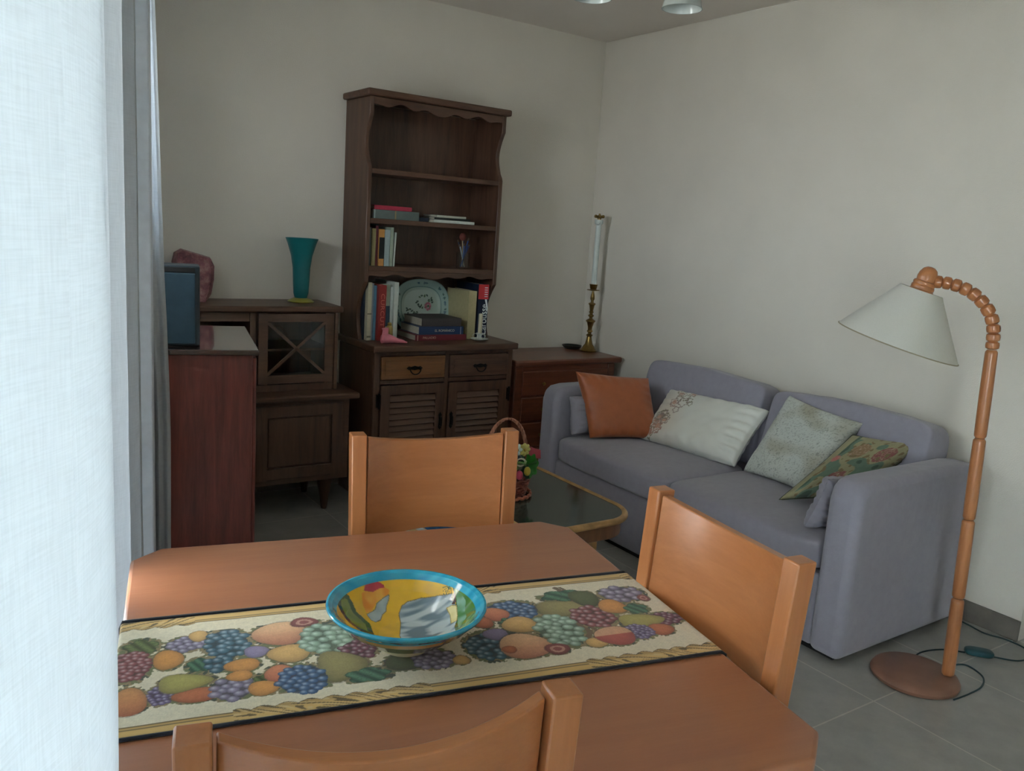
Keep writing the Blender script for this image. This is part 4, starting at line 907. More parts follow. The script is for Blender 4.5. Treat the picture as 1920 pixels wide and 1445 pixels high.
# teal vase, pink rock
va = thing('trumpet_vase', 'flared teal glass vase with a yellow foot, on top of the display cabinet', 'vase', (-1.940, -0.150, 1.0205))
m_teal = plain('teal_glass', '#17747a', rough=0.35, coat=0.3, trans=0.15)
MB().lathe([(0.030, 0.020), (0.037, 0.045), (0.040, 0.10), (0.043, 0.17), (0.052, 0.23), (0.070, 0.29), (0.080, 0.315), (0.077, 0.315), (0.066, 0.288), (0.048, 0.23), (0.039, 0.17), (0.036, 0.10), (0.032, 0.05), (0.0, 0.035)], 48).build('vase_body', m_teal, va)
MB().lathe([(0.0, 0), (0.062, 0.0), (0.066, 0.004), (0.050, 0.014), (0.028, 0.022), (0.024, 0.0195), (0.0, 0.0195)], 40).build('vase_foot', plain('yellow_glass', '#97933a', rough=0.3, coat=0.4), va)
rk = thing('crystal_rock', 'rough pink crystal rock standing on the display cabinet behind the loudspeaker', 'rock', (-2.455, -0.150, 1.0205))
m_rock, nt, b = newmat('pink_crystal')
mp = coords(nt); n = nd(nt, 'ShaderNodeTexNoise', Scale=22.0, Detail=6.0, Roughness=0.7); nt.links.new(mp.outputs[0], n.inputs['Vector'])
r = ramp(nt, [(0.35, hx('#5f3a42')), (0.5, hx('#8a565c')), (0.68, hx('#b08a86'))]); nt.links.new(n.outputs['Fac'], r.inputs['Fac']); nt.links.new(r.outputs['Color'], b.inputs['Base Color'])
b.inputs['Roughness'].default_value = 0.45; bump(nt, b, n.outputs['Fac'], 0.006)
mb = MB(); out_ = [(-0.085, 0.03), (-0.06, 0.0), (0.05, 0.0), (0.075, 0.03), (0.088, 0.10), (0.087, 0.17), (0.070, 0.205), (0.0, 0.225), (-0.060, 0.240), (-0.082, 0.225), (-0.092, 0.18), (-0.090, 0.10)]
lay = [(-0.055, 0.72), (-0.040, 0.93), (0.0, 1.0), (0.035, 0.95), (0.055, 0.75)]
rings = []
rg = random.Random(2)
for y_, k in lay:
    rings.append([mb.bm.verts.new((p[0]*k+rg.uniform(-.004, .004), y_+rg.uniform(-.004, .004), max(0, (p[1]-0.12)*k+0.12 if p[1] > 0.001 else 0))) for p in out_])
for A_, B_ in zip(rings, rings[1:]):
    for i in range(12): mb.bm.faces.new((A_[i], A_[(i+1) % 12], B_[(i+1) % 12], B_[i]))
mb.bm.faces.new(rings[0]); mb.bm.faces.new(rings[-1])
mb.build('rock_body', m_rock, rk, bevel=0.006, seg=2, auto=25)
# ------------------------------------------------------------------ red-brown cabinet by the window, speaker on top
sb = thing('side_cabinet', 'tall red-brown cabinet with a glossy top, standing by the left curtain', 'cabinet', uv2w(0, 0), A0)
m_top = wood('glossy_dark_top', '#2c1a15', '#3c241c', 'x', 1.2, rough=0.10, coat=1.0, spec=0.6, croug=0.05)
SU0, SU1, SV0, SV1 = -2.70, -2.207, -1.985, -1.40
MB().box(SU0, SU1, SV0, SV1, 0.05, 0.9815).build('carcass', m_mahog, sb, bevel=0.003)
MB().box(SU0+0.01, SU1-0.02, SV0+0.02, SV1-0.02, 0.0, 0.0495).build('plinth', m_mahog, sb)
MB().box(SU0-0.004, SU1+0.018, SV0-0.016, SV1+0.01, 0.982, 1.0).build('top', m_top, sb, bevel=0.003)
MB().box(SU1+0.0005, SU1+0.012, SV0+0.01, SV1-0.01, 0.07, 0.97).build('door', m_mahog, sb, bevel=0.003)
spk = thing('loudspeaker', 'small dark blue-grey loudspeaker on the red-brown cabinet', 'loudspeaker', uv2w(-2.466, -1.865, 1.0005), A0)
m_spk = plain('dark_speaker_shell', '#27343f', rough=0.45, noise=0.05); m_grille = cloth('speaker_grille', '#3d5462', weave=1500, bd=0.0012, noise=0.08, sheen=0.0)
MB().prism(rr(0.19, 0.12, 0.015, 4), 0, 0.262).build('shell', m_spk, spk, bevel=0.004)
MB().box(-0.088, 0.080, -0.067, -0.0605, 0.008, 0.238).build('grille', m_grille, spk, bevel=0.003)
MB().box(-0.088, 0.080, -0.064, -0.0605, 0.241, 0.256).build('trim', m_black, spk, bevel=0.001)
# ------------------------------------------------------------------ sofa
sf = thing('sofa', 'two-seat sofa in a lavender-grey slipcover along the right wall', 'sofa', (0, 0, 0))
SXF, SXB, SY0, SY1, AT = -0.872, -0.070, -2.645, -0.780, 0.132
def rbox(mb, x0, x1, y0, y1, z0, z1, r): pass
def arm(mb, y0, y1):
    P = [(SXF, 0.022), (SXB-0.02, 0.03), (SXB, 0.30), (SXB-0.005, 0.60), (SXB-0.02, 0.650), (SXB-0.06, 0.674), (SXB-0.15, 0.682), (-0.55, 0.680), (SXF+0.10, 0.678), (SXF+0.045, 0.669), (SXF+0.012, 0.648), (SXF+0.002, 0.60)]
    mb.prism(P, y0, y1, axis='y')
mb = MB(); arm(mb, SY0, SY0+AT)
body = mb.build('right_arm', m_sofa, sf, bevel=0.032, seg=5, auto=60)
mb = MB(); arm(mb, SY1-AT, SY1); mb.build('left_arm', m_sofa, sf, bevel=0.032, seg=5, auto=60)
MB().box(SXF+0.026, -0.28, SY0+AT+0.001, SY1-AT-0.001, 0.025, 0.300).build('base_skirt', m_sofa, sf, bevel=0.012, seg=3)
MB().box(-0.275, SXB-0.01, SY0+AT+0.001, SY1-AT-0.001, 0.025, 0.665).build('back_frame', m_sofa, sf, bevel=0.03, seg=4)
MB().box(SXF+0.05, SXB-0.06, SY0+0.05, SY1-0.05, 0.0, 0.0245).build('feet_frame', m_black, sf)
YI0, YI1 = SY0+AT, SY1-AT; ym = -1.715
def nz(p, f, s): return mnoise.noise(Vector(p)*f+Vector((s, s*2, s*3)))
def cushion(name, c, half, seed, lean=0.0, e=0.26, amp=0.006, crown=0.02):
    def f(p, x, y, z):
        q = Vector(p); q.z += crown*(1-x*x)*(1-y*y)*(1 if z > 0 else 0.2)
        k = nz(q, 5, seed)*amp + nz(q, 14, seed)*amp*0.3
        return q*(1+0)+Vector((x, y, z)).normalized()*k
    return MB().puff(c, half, e=e, n=18, f=f, M=Matrix.Rotation(lean, 4, 'Y')).build(name, m_sofa, sf, auto=180)
cushion('seat_cushion', (-0.590, (YI1+ym)/2-0.002, 0.365), (0.295, (YI1-ym)/2-0.002, 0.064), 1, crown=0.018)
cushion('seat_cushion', (-0.590, (YI0+ym)/2+0.002, 0.365), (0.295, (ym-YI0)/2-0.002, 0.064), 2, crown=0.018)
# back cushions: tall, plump, leaning on the back frame and standing above it
def bcush(c, half, seed):
    def f(p, x, y, z):
        q = Vector((p.x*(0.80+0.28*(1-z*z)), p.y*(1-0.02*z), p.z)); q.z += 0.010*math.cos(y*2.6)
        k = nz(q, 4, seed)*0.012+nz(q, 11, seed)*0.004
        q.x -= 0.010*math.exp(-((z-0.35)/0.08)**2)*(-1 if x < 0 else 1)*1.0
        return q+Vector((x, y, z)).normalized()*k
    return MB().puff(c, half, e=0.17, n=24, f=f, M=Matrix.Rotation(math.radians(9), 4, 'Y')).build('back_cushion', m_sofa, sf, auto=180)
bcush((-0.215, -1.315, 0.618), (0.085, 0.395, 0.192), 5)
bcush((-0.215, -2.135, 0.618), (0.085, 0.390, 0.192), 8)
# throw cushions: four corners in space, plump in the middle, pinched at the corners
def pillow(name, label, BL, BR, TR, TL, thick, mat, seed=0, n=44, painter=None, sag=0.05, ppw=0.42, piping=None, wr=0.004, ew=0.003, group=None):
    BL, BR, TR, TL = map(Vector, (BL, BR, TR, TL)); cen = (BL+BR+TR+TL)/4; cen0 = Vector((cen.x, cen.y, min(BL.z, BR.z)))
    nrm = (BR-BL).cross(TL-BL).normalized()
    o = thing(name, label, 'cushion', cen0, 0, group)
    me = bpy.data.meshes.new('cover'); vs_ = []; fs_ = []; cols = []
    def P(a, b_, side):
        # pull the edge middles in a little
        x, y = 2*a-1, 2*b_-1
        a2 = 0.5+0.5*x*(1-sag*(1-y*y)); b2 = 0.5+0.5*y*(1-sag*(1-x*x))
        p = BL*(1-a2)*(1-b2)+BR*a2*(1-b2)+TR*a2*b2+TL*(1-a2)*b2
        h_ = thick/2*((1-x**4)*(1-y**4))**ppw
        w_ = (nz(p, 9, seed)*1.0+nz(p, 26, seed)*0.4)*wr*min(1, h_/(thick*0.2))
        ed = min(1-abs(x), 1-abs(y)); run_ = a if (1-abs(y)) < (1-abs(x)) else b_
        rp_ = math.sin(run_*46+seed*3+2.5*nz(p, 6, seed+9))*(0.5+nz(p, 7, seed+4))*math.exp(-((ed-0.16)/0.13)**2)*ew
        return p+nrm*side*(h_+w_+rp_)-cen0
    for side in (1, -1):
        base = len(vs_)
        for i in range(n+1):
            for j in range(n+1): vs_.append(P(i/n, j/n, side)); cols.append((i/n, j/n, side))
        for i in range(n):
            for j in range(n):
                a = base+i*(n+1)+j; q = (a, a+n+1, a+n+2, a+1); fs_.append(q if side > 0 else q[::-1])
    me.from_pydata(vs_, [], fs_)
    if painter:
        at = me.color_attributes.new('paint', 'FLOAT_COLOR', 'POINT'); at.data.foreach_set('color', painter(np.array(cols)).astype(np.float32).ravel())
    bm = bmesh.new(); bm.from_mesh(me); bmesh.ops.remove_doubles(bm, verts=bm.verts, dist=1e-5); bm.to_mesh(me); bm.free()
    me.materials.append(mat)
    for p in me.polygons: p.use_smooth = True
    c = bpy.data.objects.new('cushion_cover', me); COL.objects.link(c); c.parent = o
    if piping:
        pts = []
        for (a0, b0, a1, b1) in ((0, 0, 1, 0), (1, 0, 1, 1), (1, 1, 0, 1), (0, 1, 0, 0)):
            for k in range(24): pts.append(P(a0+(a1-a0)*k/24, b0+(b1-b0)*k/24, 0))
        MB().tube(pts, 0.0035, 6, closed=True).build('piping', piping, o)
    return o
m_org = cloth('copper_satin', '#a5592d', rough=0.36, weave=1200, sheen=0.2, bd=0.0004, wr=0.004, wrscale=9, spec=0.6, noise=0.05)
pillow('throw_cushion', 'plain copper-orange satin cushion leaning at the far end of the sofa', (-0.765, -1.075, 0.447), (-0.430, -1.225, 0.447), (-0.395, -1.065, 0.735), (-0.770, -0.925, 0.760), 0.12, m_org, 1, n=80, ew=0.004)
GC = 'small arm cushions matching the sofa cover'
pillow('arm_cushion', 'small lavender-grey cushion tucked against the far arm, behind the orange cushion', (-0.815, -0.990, 0.447), (-0.415, -0.990, 0.447), (-0.415, -0.960, 0.635), (-0.820, -0.955, 0.640), 0.11, m_sofa, 11, n=70, wr=0.012, ew=0.008, group=GC)
pillow('arm_cushion', 'small lavender-grey cushion tucked inside the near arm, below the tapestry cushion', (-0.815, -2.400, 0.440), (-0.415, -2.440, 0.447), (-0.415, -2.465, 0.610), (-0.800, -2.462, 0.640), 0.10, m_sofa, 12, n=70, wr=0.012, ew=0.008, group=GC)
m_cream = painted('cream_satin', rough=0.36, weave=1100, sheen=0.2, spec=0.6)
def paint_cream(C_):
    a, b_, s_ = C_.T; n_ = len(a); out = np.tile(L3('#dddfd6'), (n_, 1)); X, Y = a*0.60, b_*0.34
    rg = random.Random(4)
    tan_tint = np.clip(1.15-np.hypot((X-0.10+0.15*(b_-0.5))/0.13, (Y-0.17)/0.25), 0, 1)[:, None]*0.35; out = out*(1-tan_tint)+L3('#c4a98d')*tan_tint  # tan tint in the cloth around the embroidered flowers
    for k in range(30):
        t = rg.random(); cx = 0.085+0.10*t+rg.uniform(-0.06, 0.06); cy = 0.03+0.29*t; r_ = rg.uniform(0.014, 0.030)
        ang = np.arctan2(Y-cy, X-cx); d = np.hypot((X-cx)*1.1, Y-cy)/(1+0.18*np.cos(5*ang+k)); ring = np.abs(d-r_) < 0.0028
        out[ring] = L3(rg.choice(['#8d7a72', '#a0806e', '#7f7a60', '#ad8577']))
        if k % 4 == 0: out[d < r_*0.6] = L3('#c39a84')
    return np.concatenate([out, np.ones((n_, 1))], axis=1)
pillow('throw_cushion', 'long cream satin cushion with embroidered flowers at its left end', (-0.505, -1.165, 0.447), (-0.440, -1.730, 0.447), (-0.285, -1.765, 0.705), (-0.275, -1.115, 0.675), 0.13, m_cream, 2, n=110, painter=paint_cream, sag=0.04, wr=0.006, ew=0.007)
m_lace = painted('pale_brocade', rough=0.6, weave=900, sheen=0.2)
def paint_lace(C_):
    a, b_, s_ = C_.T; n_ = len(a); out = np.tile(L3('#c0c6be'), (n_, 1))
    P_ = [mnoise.noise(Vector((x*4, y*4, 1))) for x, y in zip(a, b_)]; P_ = np.array(P_); Q = np.array([mnoise.noise(Vector((x*38, y*38, 7))) for x, y in zip(a, b_)])
    k = np.clip(P_*1.6+0.35*(b_-0.5)*2, 0, 1)[:, None]*0.75; out = out*(1-k)+L3('#9a947c')*k
    ln = (np.abs(Q) < 0.045); out[ln] = out[ln]*0.62
    return np.concatenate([out, np.ones((n_, 1))], axis=1)
pillow('throw_cushion', 'square pale grey-green brocade cushion between the cream and the tapestry cushions', (-0.455, -1.800, 0.447), (-0.470, -2.180, 0.445), (-0.275, -2.235, 0.755), (-0.290, -1.870, 0.800), 0.11, m_lace, 3, n=110, painter=paint_lace)
m_tap = painted('rose_tapestry', rough=0.85, weave=800, sheen=0.2)
def paint_tap(C_):
    a, b_, s_ = C_.T; n_ = len(a); out = np.tile(L3('#989472'), (n_, 1)); rg = random.Random(9)
    P_ = np.array([mnoise.noise(Vector((x*5, y*5, 4))) for x, y in zip(a, b_)]); Q = np.array([mnoise.noise(Vector((x*16, y*16, 5))) for x, y in zip(a, b_)])
    g = (P_ > -0.02) & (a > 0.12) & (b_ < 0.93); out[g] = L3('#657a68'); out[(P_ > 0.28) & (a > .12)] = L3('#4c5f50')
    for cx, cy, r_, c_ in ((0.72, 0.72, 0.13, '#8a5a54'), (0.35, 0.75, 0.12, '#8f7658'), (0.15, 0.60, 0.05, '#b5746a'), (0.45, 0.30, 0.11, '#8a5a54'), (0.80, 0.25, 0.10, '#8a6f50')):
        d = np.hypot(a-cx, b_-cy)*(1+0.12*Q); m_ = d < r_; out[m_] = L3(c_); q_ = m_ & (np.abs(np.sin(d*60+Q*6)) < 0.30); out[q_] = L3('#a8917a')
    sp_ = (Q > 0.22) & (P_ < 0.0); out[sp_] = L3('#7a6a4c'); out *= (1+0.12*Q)[:, None]
    return np.concatenate([np.clip(out, 0, 1), np.ones((n_, 1))], axis=1)
pillow('throw_cushion', 'green and rose floral tapestry cushion slumped against the near arm of the sofa', (-0.665, -2.165, 0.452), (-0.500, -2.370, 0.500), (-0.195, -2.470, 0.715), (-0.400, -2.275, 0.725), 0.10, m_tap, 4, n=110, painter=paint_tap, piping=plain('olive_piping', '#4b4f3c', rough=0.9))

# ------------------------------------------------------------------ rattan coffee table with dark glass
CT0, CT1, CTY0, CTY1 = -2.195, -1.325, -2.085, -1.290
cxm, cym = (CT0+CT1)/2, (CTY0+CTY1)/2; cw, cdp = CT1-CT0, CTY1-CTY0
ct = thing('coffee_table', 'rattan coffee table with a dark glass top between the sofa and the dining table', 'coffee table', (cxm, cym, 0), 0)
m_dglass = plain('dark_table_glass', '#2c332c', rough=0.10, coat=0.0, spec=0.42, noise=0.02); m_dglass.node_tree.nodes['Principled BSDF'].inputs['Coat Roughness'].default_value = 0.02
ol = rr(cw-0.02, cdp-0.02, 0.14, 10)
MB().prism(rr(cw-0.03, cdp-0.03, 0.135, 10), 0.440, 0.449).build('glass_top', m_dglass, ct)
rim_ = MB().tube([(p[0], p[1], 0.442) for p in ol], 0.013, 10, closed=True).build('rim', m_rattan, ct)
mb = MB(); po_ = rr(cw-0.035, cdp-0.035, 0.14, 10); pi_ = rr(cw-0.055, cdp-0.055, 0.13, 10)
n_ = len(po_); A_ = [mb.bm.verts.new((p[0], p[1], 0.374)) for p in po_]; B_ = [mb.bm.verts.new((p[0], p[1], 0.4285)) for p in po_]; C_ = [mb.bm.verts.new((p[0], p[1], 0.4285)) for p in pi_]; D_ = [mb.bm.verts.new((p[0], p[1], 0.374)) for p in pi_]
for R1, R2 in ((A_, B_), (B_, C_), (C_, D_), (D_, A_)):
    for i in range(n_): mb.bm.faces.new((R1[i], R1[(i+1) % n_], R2[(i+1) % n_], R2[i]))
mb.build('apron', wood('stained_rattan_band', '#5e3c24', '#7a5232', 'z', 1.0, rough=0.4), ct, bevel=0.004)
for sx in (-1, 1):
    for sy in (-1, 1):
        x_, y_ = sx*(cw/2-0.13), sy*(cdp/2-0.13)
        lg = MB().lathe([(0.0, 0.0), (0.022, 0.0), (0.020, 0.12), (0.022, 0.128), (0.020, 0.136), (0.020, 0.26), (0.022, 0.268), (0.020, 0.276), (0.020, 0.373), (0.0, 0.373)], 16, c=(x_, y_, 0)).build('leg', m_rattan, ct)
        MB().lathe([(0.0, 0.0), (0.011, 0.0), (0.011, 0.373), (0.0, 0.373)], 12, c=(x_-sx*0.045, y_, 0)).build('side_cane', m_rattan, lg)
        MB().lathe([(0.0, 0.0), (0.011, 0.0), (0.011, 0.373), (0.0, 0.373)], 12, c=(x_, y_-sy*0.045, 0)).build('side_cane', m_rattan, lg)
mb = MB()
for sy in (-1, 1): mb.tube([(-cw/2+0.16, sy*(cdp/2-0.13), 0.16), (cw/2-0.16, sy*(cdp/2-0.13), 0.16)], 0.010, 10)
for sx in (-1, 1): mb.tube([(sx*(cw/2-0.13), -cdp/2+0.16, 0.16), (sx*(cw/2-0.13), cdp/2-0.16, 0.16)], 0.010, 10)
mb.build('stretcher', m_rattan, ct)
# magazines seen under the far chair's backrest
def magazine(label, c, w_, d_, t_, rz, cov, patches):
    o = thing('magazine', label, 'magazine', c, rz, 'magazines on the coffee table')
    MB().box(-w_/2+0.001, w_/2-0.001, -d_/2+0.001, d_/2-0.001, 0.0006, t_-0.0008).build('pages', m_paper, o)
    m_ = plain('cover_'+cov.strip('#'), cov, rough=0.25, coat=0.4); cv = MB().box(-w_/2, w_/2, -d_/2, d_/2, 0, 0.0005).box(-w_/2, w_/2, -d_/2, d_/2, t_-0.0007, t_).build('cover', m_, o)
    for (x0, x1, y0, y1, c_) in patches: MB().box(x0, x1, y0, y1, t_, t_+0.0004).build('cover_picture', plain('print_'+c_.strip('#'), c_, rough=0.25, coat=0.4, noise=0.3, nscale=40), o)
    return o
magazine('glossy magazine with a blue cover picture on the coffee table, behind the far chair', (-2.086, -1.895, 0.4495), 0.22, 0.28, 0.012, math.radians(3), '#b7a882', [(-0.085, -0.060, -0.13, 0.12, '#b8cbd6'), (-0.055, 0.085, -0.13, 0.12, '#2b5a8e')])
magazine('sand-coloured magazine with a small grey picture, right of the blue one on the coffee table', (-1.893, -1.900, 0.4495), 0.150, 0.26, 0.010, math.radians(-2), '#c4b07c', [(-0.045, 0.03, -0.122, 0.10, '#6b6258')])
# flower and fruit basket
bk = thing('flower_basket', 'wicker basket of artificial flowers and fruit with a tall arched handle, on the coffee table', 'basket', (-1.672, -1.665, 0.4495), math.radians(-10))
m_wick = plain('red_wicker', '#7a3c2c', rough=0.6, noise=0.3, nscale=60, bumpd=0.003, bscale=120); m_hand = plain('twisted_cane', '#93604a', rough=0.5, noise=0.25, nscale=60)
mb = MB(); mb.lathe([(0.0, 0.0), (0.078, 0.0), (0.085, 0.03), (0.098, 0.075), (0.093, 0.075), (0.080, 0.03), (0.0, 0.01)], 40)
for k in range(6): mb.tube([((0.082+0.003*k)*math.cos(a)+0.001*math.sin(a*20), (0.082+0.003*k)*math.sin(a), 0.012+0.012*k+0.003*math.sin(a*16+k*PI)) for a in [2*PI*q/80 for q in range(80)]], 0.005, 6, closed=True)
mb.build('basket_body', m_wick, bk)
MB().tube([((0.104)*math.cos(a), 0.104*math.sin(a), 0.009+0.003*math.sin(a*22)) for a in [2*PI*q/120 for q in range(120)]], 0.006, 8, closed=True).build('braided_foot', plain('copper_braid', '#9a5238', rough=0.5, noise=0.35, nscale=120), bk)
mb = MB()
for ph in (0, 2.1, 4.2):
    mb.tube([(0.092*math.cos(a)+0.004*math.cos(a*18+ph), 0.004*math.sin(a*18+ph), 0.070+0.225*max(0.0, math.sin(a))**0.8) for a in [PI*q/70 for q in range(71)]], 0.0045, 7)
mb.build('handle', m_hand, bk)
rg = random.Random(12)
m_leafs = [plain('leaf_green', '#2f6a2c', rough=0.5), plain('leaf_dark', '#1e3d2a', rough=0.6), plain('leaf_pale', '#6f8f52', rough=0.5)]
def leafm(c, L_, W_, d, mat, up=0.3):
    d = Vector(d).normalized(); s_ = d.cross(Vector((0, 0, 1))).normalized()
    def f(a, b_):
        w_ = math.sin(PI*min(1, a*1.0))**0.7*W_*(b_*2-1); return Vector(c)+d*L_*a+s_*w_+Vector((0, 0, up*L_*math.sin(a*2.2)-abs(b_*2-1)**2*W_*-0.4))
    return MB().grid(9, 7, f).build('leaf', mat, bk, solid=0.0012)
for k in range(14):
    a = 2*PI*k/14+rg.uniform(-.2, .2); leafm((0.055*math.cos(a), 0.055*math.sin(a), 0.085+rg.uniform(0, 0.04)), rg.uniform(0.06, 0.09), 0.022, (math.cos(a), math.sin(a), 0.3), m_leafs[k % 3], up=rg.uniform(-0.2, 0.6))
def big_leaf(c, r_, mat):
    ang0 = 0.3
    def f(a, b_): th_ = 2*PI*a; q = r_*b_*(1+0.14*math.sin(th_*7)*b_); return Vector((c[0]+q*math.cos(th_)*0.7, c[1]-0.012*b_*b_, c[2]+q*math.sin(th_)))
    return MB().grid(44, 7, f, closed_u=True).build('round_leaf', mat, bk, solid=0.0015)
big_leaf((0.075, -0.055, 0.125), 0.045, plain('leaf_bright', '#2c7a26', rough=0.45)); big_leaf((-0.02, -0.07, 0.11), 0.035, m_leafs[0]); big_leaf((0.045, -0.075, 0.105), 0.03, m_leafs[1])
for (p, r_, c_) in (((0.022, -0.088, 0.098), (0.014, 0.014, 0.018), '#c2415c'), ((0.052, -0.090, 0.112), (0.013, 0.013, 0.018), '#b09a34'), ((-0.02, -0.085, 0.10), (0.016, 0.016, 0.014), '#b23b33'), ((-0.055, -0.065, 0.11), (0.02, 0.02, 0.02), '#c98a36'), ((0.03, -0.04, 0.15), (0.018, 0.018, 0.016), '#24303a')):
    MB().sphere(p, r_, 14).build('fruit', plain('fruit_'+c_.strip('#'), c_, rough=0.35, coat=0.3), bk)
def flower(c, r_, mat, n_=6):
    mb = MB()
    for k in range(n_):
        a = 2*PI*k/n_; mb.sphere((c[0]+r_*0.7*math.cos(a), c[1]-0.004, c[2]+r_*0.7*math.sin(a)), (r_*0.55, 0.007, r_*0.42), 8, M=Matrix.Rotation(-a, 4, 'Y'))
    f_ = mb.build('flower', mat, bk); MB().sphere((c[0], c[1]-0.010, c[2]), r_*0.3, 8).build('flower_centre', plain('flower_eye', '#a58a34'), f_)
flower((0.018, -0.052, 0.188), 0.020, plain('petal_white', '#b9c8c0')); flower((0.052, -0.048, 0.186), 0.021, plain('petal_yellow', '#b3a75c'), 8); flower((-0.03, -0.05, 0.17), 0.022, MATS['petal_white']); flower((-0.06, -0.04, 0.16), 0.022, plain('petal_pink', '#b3566a'))
MB().tube([(0.020+0.018*math.cos(a), -0.095, 0.150+0.014*math.sin(a)) for a in [2*PI*q/24 for q in range(24)]], 0.0035, 6, closed=True).build('ribbon_loop', plain('cream_ribbon', '#b5ab97'), bk)
MB().prism([(0.075, 0.150), (0.135, 0.140), (0.132, 0.175), (0.078, 0.192)], -0.03, -0.026, axis='y').build('red_card', plain('red_card', '#a03a46', rough=0.5), bk)
for k in range(16):
    a = rg.uniform(-2.2, 0.6); MB().sphere((0.088*math.cos(a), 0.088*math.sin(a), 0.078+rg.uniform(-0.02, 0.012)), (0.014, 0.014, 0.009), 8).build('dried_petal', plain('dried_red', '#5e2a26', rough=0.8), bk)

# ------------------------------------------------------------------ floor lamp
lx, ly = -0.595, -2.893
fl = thing('floor_lamp', 'turned-wood floor lamp with a beaded curved neck and cream cone shade', 'floor lamp', (lx, ly, 0), 0)
MB().lathe([(0.0, 0.0), (0.135, 0.0), (0.143, 0.006), (0.145, 0.016), (0.138, 0.028), (0.125, 0.034), (0.0, 0.034)], 56, c=(-0.070, 0.078, 0)).build('base', plain('lamp_base_wood', '#85604e', rough=0.4, noise=0.15, nscale=12, coat=0.3), fl)
def pole_pt(z): t = z/1.2; return Vector((-0.022*t, 0.033*t, z))
secs = [0.0345, 0.318, 0.598, 0.878, 1.172]
for k in range(4):
    z0, z1 = secs[k], secs[k+1]-0.0015; pts = []; rad = []
    for t in (0, 0.012, 0.022, 0.045, 0.25, 0.5, 0.75, 0.955, 0.978, 0.988, 1.0):
        z = z0+(z1-z0)*t; pts.append(pole_pt(z)); r_ = 0.0205-0.0006*k+0.001*math.sin(PI*t)
        if t < 0.005 or t > 0.995: r_ *= 0.74
        elif t < 0.015 or t > 0.985: r_ *= 0.86
        elif t < 0.03 or t > 0.97: r_ *= 0.97
        rad.append(r_)
    MB().tube(pts, rad, 20).build('pole_section', m_lampw, fl)
hd_ = Vector((-0.55, 0.835, 0))
arc = [(0.0, 1.173), (0.001, 1.198), (0.003, 1.225), (0.008, 1.253), (0.020, 1.283), (0.040, 1.311), (0.063, 1.334), (0.090, 1.352), (0.118, 1.364), (0.146, 1.371), (0.173, 1.374), (0.200, 1.374)]
pts = [pole_pt(1.172)+hd_*a+Vector((0, 0, z-1.172)) for a, z in arc]
for k in range(len(pts)-1):
    a, b_ = pts[k], pts[k+1]; L_ = b_-a
    P = [a+L_*t for t in (0.0, 0.05, 0.16, 0.5, 0.84, 0.95, 1.0)]
    MB().tube(P, [0.0135, 0.0150, 0.0200, 0.0212, 0.0200, 0.0150, 0.0135], 18).build('neck_bead', m_lampw, fl)
HC = Vector((-0.743, -2.668, 0))-Vector((lx, ly, 0)); HC.z = 1.348
tilt = math.radians(15); ax = Vector((hd_.x*math.sin(tilt), hd_.y*math.sin(tilt), -math.cos(tilt)))     # opening direction
MS = Matrix.Translation(HC) @ ax.to_track_quat('Z', 'Y').to_matrix().to_4x4()
MB().lathe([(0.0, -0.075), (0.012, -0.073), (0.022, -0.066), (0.029, -0.052), (0.031, -0.038), (0.029, -0.026), (0.034, -0.024), (0.036, -0.018), (0.034, -0.012), (0.036, -0.010), (0.037, -0.004), (0.036, 0.002), (0.040, 0.008), (0.040, 0.030), (0.0, 0.030)], 28, M=MS).build('finial', m_lampw, fl)
m_shade, nt, b = newmat('cream_lampshade')
mp = coords(nt, (300, 300, 300)); n = nd(nt, 'ShaderNodeTexNoise', Scale=1.5, Detail=2.0); nt.links.new(mp.outputs[0], n.inputs['Vector'])
df = nt.nodes.new('ShaderNodeBsdfDiffuse'); tl_ = nt.nodes.new('ShaderNodeBsdfTranslucent'); ms = nt.nodes.new('ShaderNodeMixShader'); ms.inputs[0].default_value = 0.30
rp = ramp(nt, [(0.3, hx('#e2e2da')), (0.7, hx('#e8e8e0'))]); nt.links.new(n.outputs['Fac'], rp.inputs['Fac'])
for q in (df, tl_): nt.links.new(rp.outputs['Color'], q.inputs['Color'])
nt.links.new(df.outputs[0], ms.inputs[1]); nt.links.new(tl_.outputs[0], ms.inputs[2]); nt.links.new(ms.outputs[0], nt.nodes['Material Output'].inputs['Surface'])
shd = MB().lathe([(0.068, 0.006), (0.198, 0.192), (0.1965, 0.1925), (0.0665, 0.0065)], 72, M=MS, cap=False); shd.bm.verts.ensure_lookup_table()
so = shd.build('lamp_shade', m_shade, fl)
MB().tube([MS @ Vector((0.198*math.cos(a), 0.198*math.sin(a), 0.1925)) for a in [2*PI*q/72 for q in range(72)]], 0.0022, 6, closed=True).build('rim_band', plain('shade_trim', '#a39a80', rough=0.8), so)
mb = MB()
for k in range(3):
    a = 2*PI*k/3; mb.tube([MS @ Vector((0.039*math.cos(a), 0.039*math.sin(a), 0.018)), MS @ Vector((0.071*math.cos(a), 0.071*math.sin(a), 0.011))], 0.0018, 6)
mb.build('shade_carrier', m_iron, fl)
MB().lathe([(0.0, 0.0305), (0.018, 0.0305), (0.018, 0.06), (0.012, 0.065), (0.022, 0.09), (0.028, 0.115), (0.022, 0.138), (0.0, 0.146)], 20, M=MS).build('bulb', plain('opal_bulb', '#d8d8d0', rough=0.2), fl)
m_cord = plain('dark_teal_cord', '#1f3b42', rough=0.5)
def spl(P, n_=10): return [Vector((p.x, p.y, 0)) for p in smooth_path(P, n_)]
def wz(P, z=0.0035): return [(p.x-lx, p.y-ly, z) for p in P]
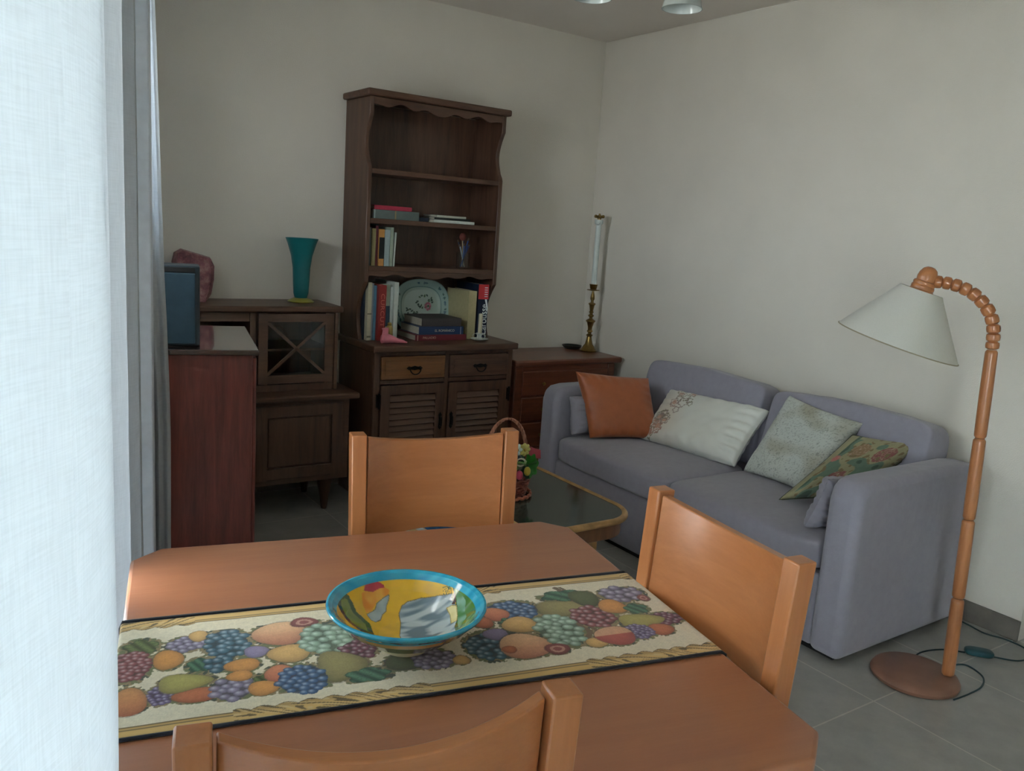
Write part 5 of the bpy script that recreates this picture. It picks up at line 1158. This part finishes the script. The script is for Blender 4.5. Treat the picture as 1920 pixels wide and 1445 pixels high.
cb = MB().tube(wz(spl([(-0.60, -2.755), (-0.47, -2.72), (-0.36, -2.745), (-0.300, -2.800)])), 0.003, 6).tube(wz(spl([(-0.235, -2.868), (-0.18, -2.93), (-0.11, -2.94), (-0.045, -2.90), (-0.035, -2.82), (-0.06, -2.75), (-0.045, -2.675), (-0.03, -2.55)])), 0.003, 6).build('power_cord', m_cord, fl)
MB().puff((-0.268-lx, -2.835-ly, 0.014), (0.050, 0.026, 0.013), e=0.6, n=8, M=Matrix.Rotation(math.radians(-48), 4, 'Z')).build('foot_switch', plain('teal_switch', '#1f4a52', rough=0.4), cb)
MB().tube(wz(spl([(-0.530, -2.85), (-0.44, -2.835), (-0.395, -2.86), (-0.425, -2.93), (-0.50, -2.965), (-0.59, -2.97), (-0.68, -2.965)])), 0.003, 6).build('cord_loop', m_cord, fl)

# ------------------------------------------------------------------ ceiling lamp: only its shade rims reach the frame
pn = thing('ceiling_lamp', 'ceiling lamp with white glass shades, its lower rims just showing at the top edge', 'ceiling lamp', (-1.42, -2.02, H-0.001), 0)
MB().lathe([(0.0, 0.0), (0.06, 0.0), (0.055, -0.02), (0.012, -0.03), (0.012, -0.12), (0.03, -0.13), (0.03, -0.17), (0.0, -0.175)], 28).build('canopy', m_brass, pn)
m_opal = plain('opal_glass', '#c8d0cc', rough=0.25, coat=0.3)
for k, (dx, dy) in enumerate(((0.200, 0.110), (-0.075, 0.275), (-0.22, -0.08), (0.10, -0.22))):
    L_ = math.hypot(dx, dy); arm_ = MB().tube([(dx*t, dy*t, -0.150-0.05*math.sin(t*PI)) for t in [q/10 for q in range(10)]]+[(dx, dy, -0.15), (dx, dy, -0.175)], 0.006, 8).build('arm', m_brass, pn)
    zb = -0.355 if k != 1 else -0.345
    MB().lathe([(0.022, -0.176), (0.030, -0.19), (0.050, -0.26), (0.070, zb+0.002), (0.072, zb), (0.068, zb), (0.048, -0.26), (0.028, -0.192)], 36, c=(dx, dy, 0)).build('glass_shade', m_opal, arm_)
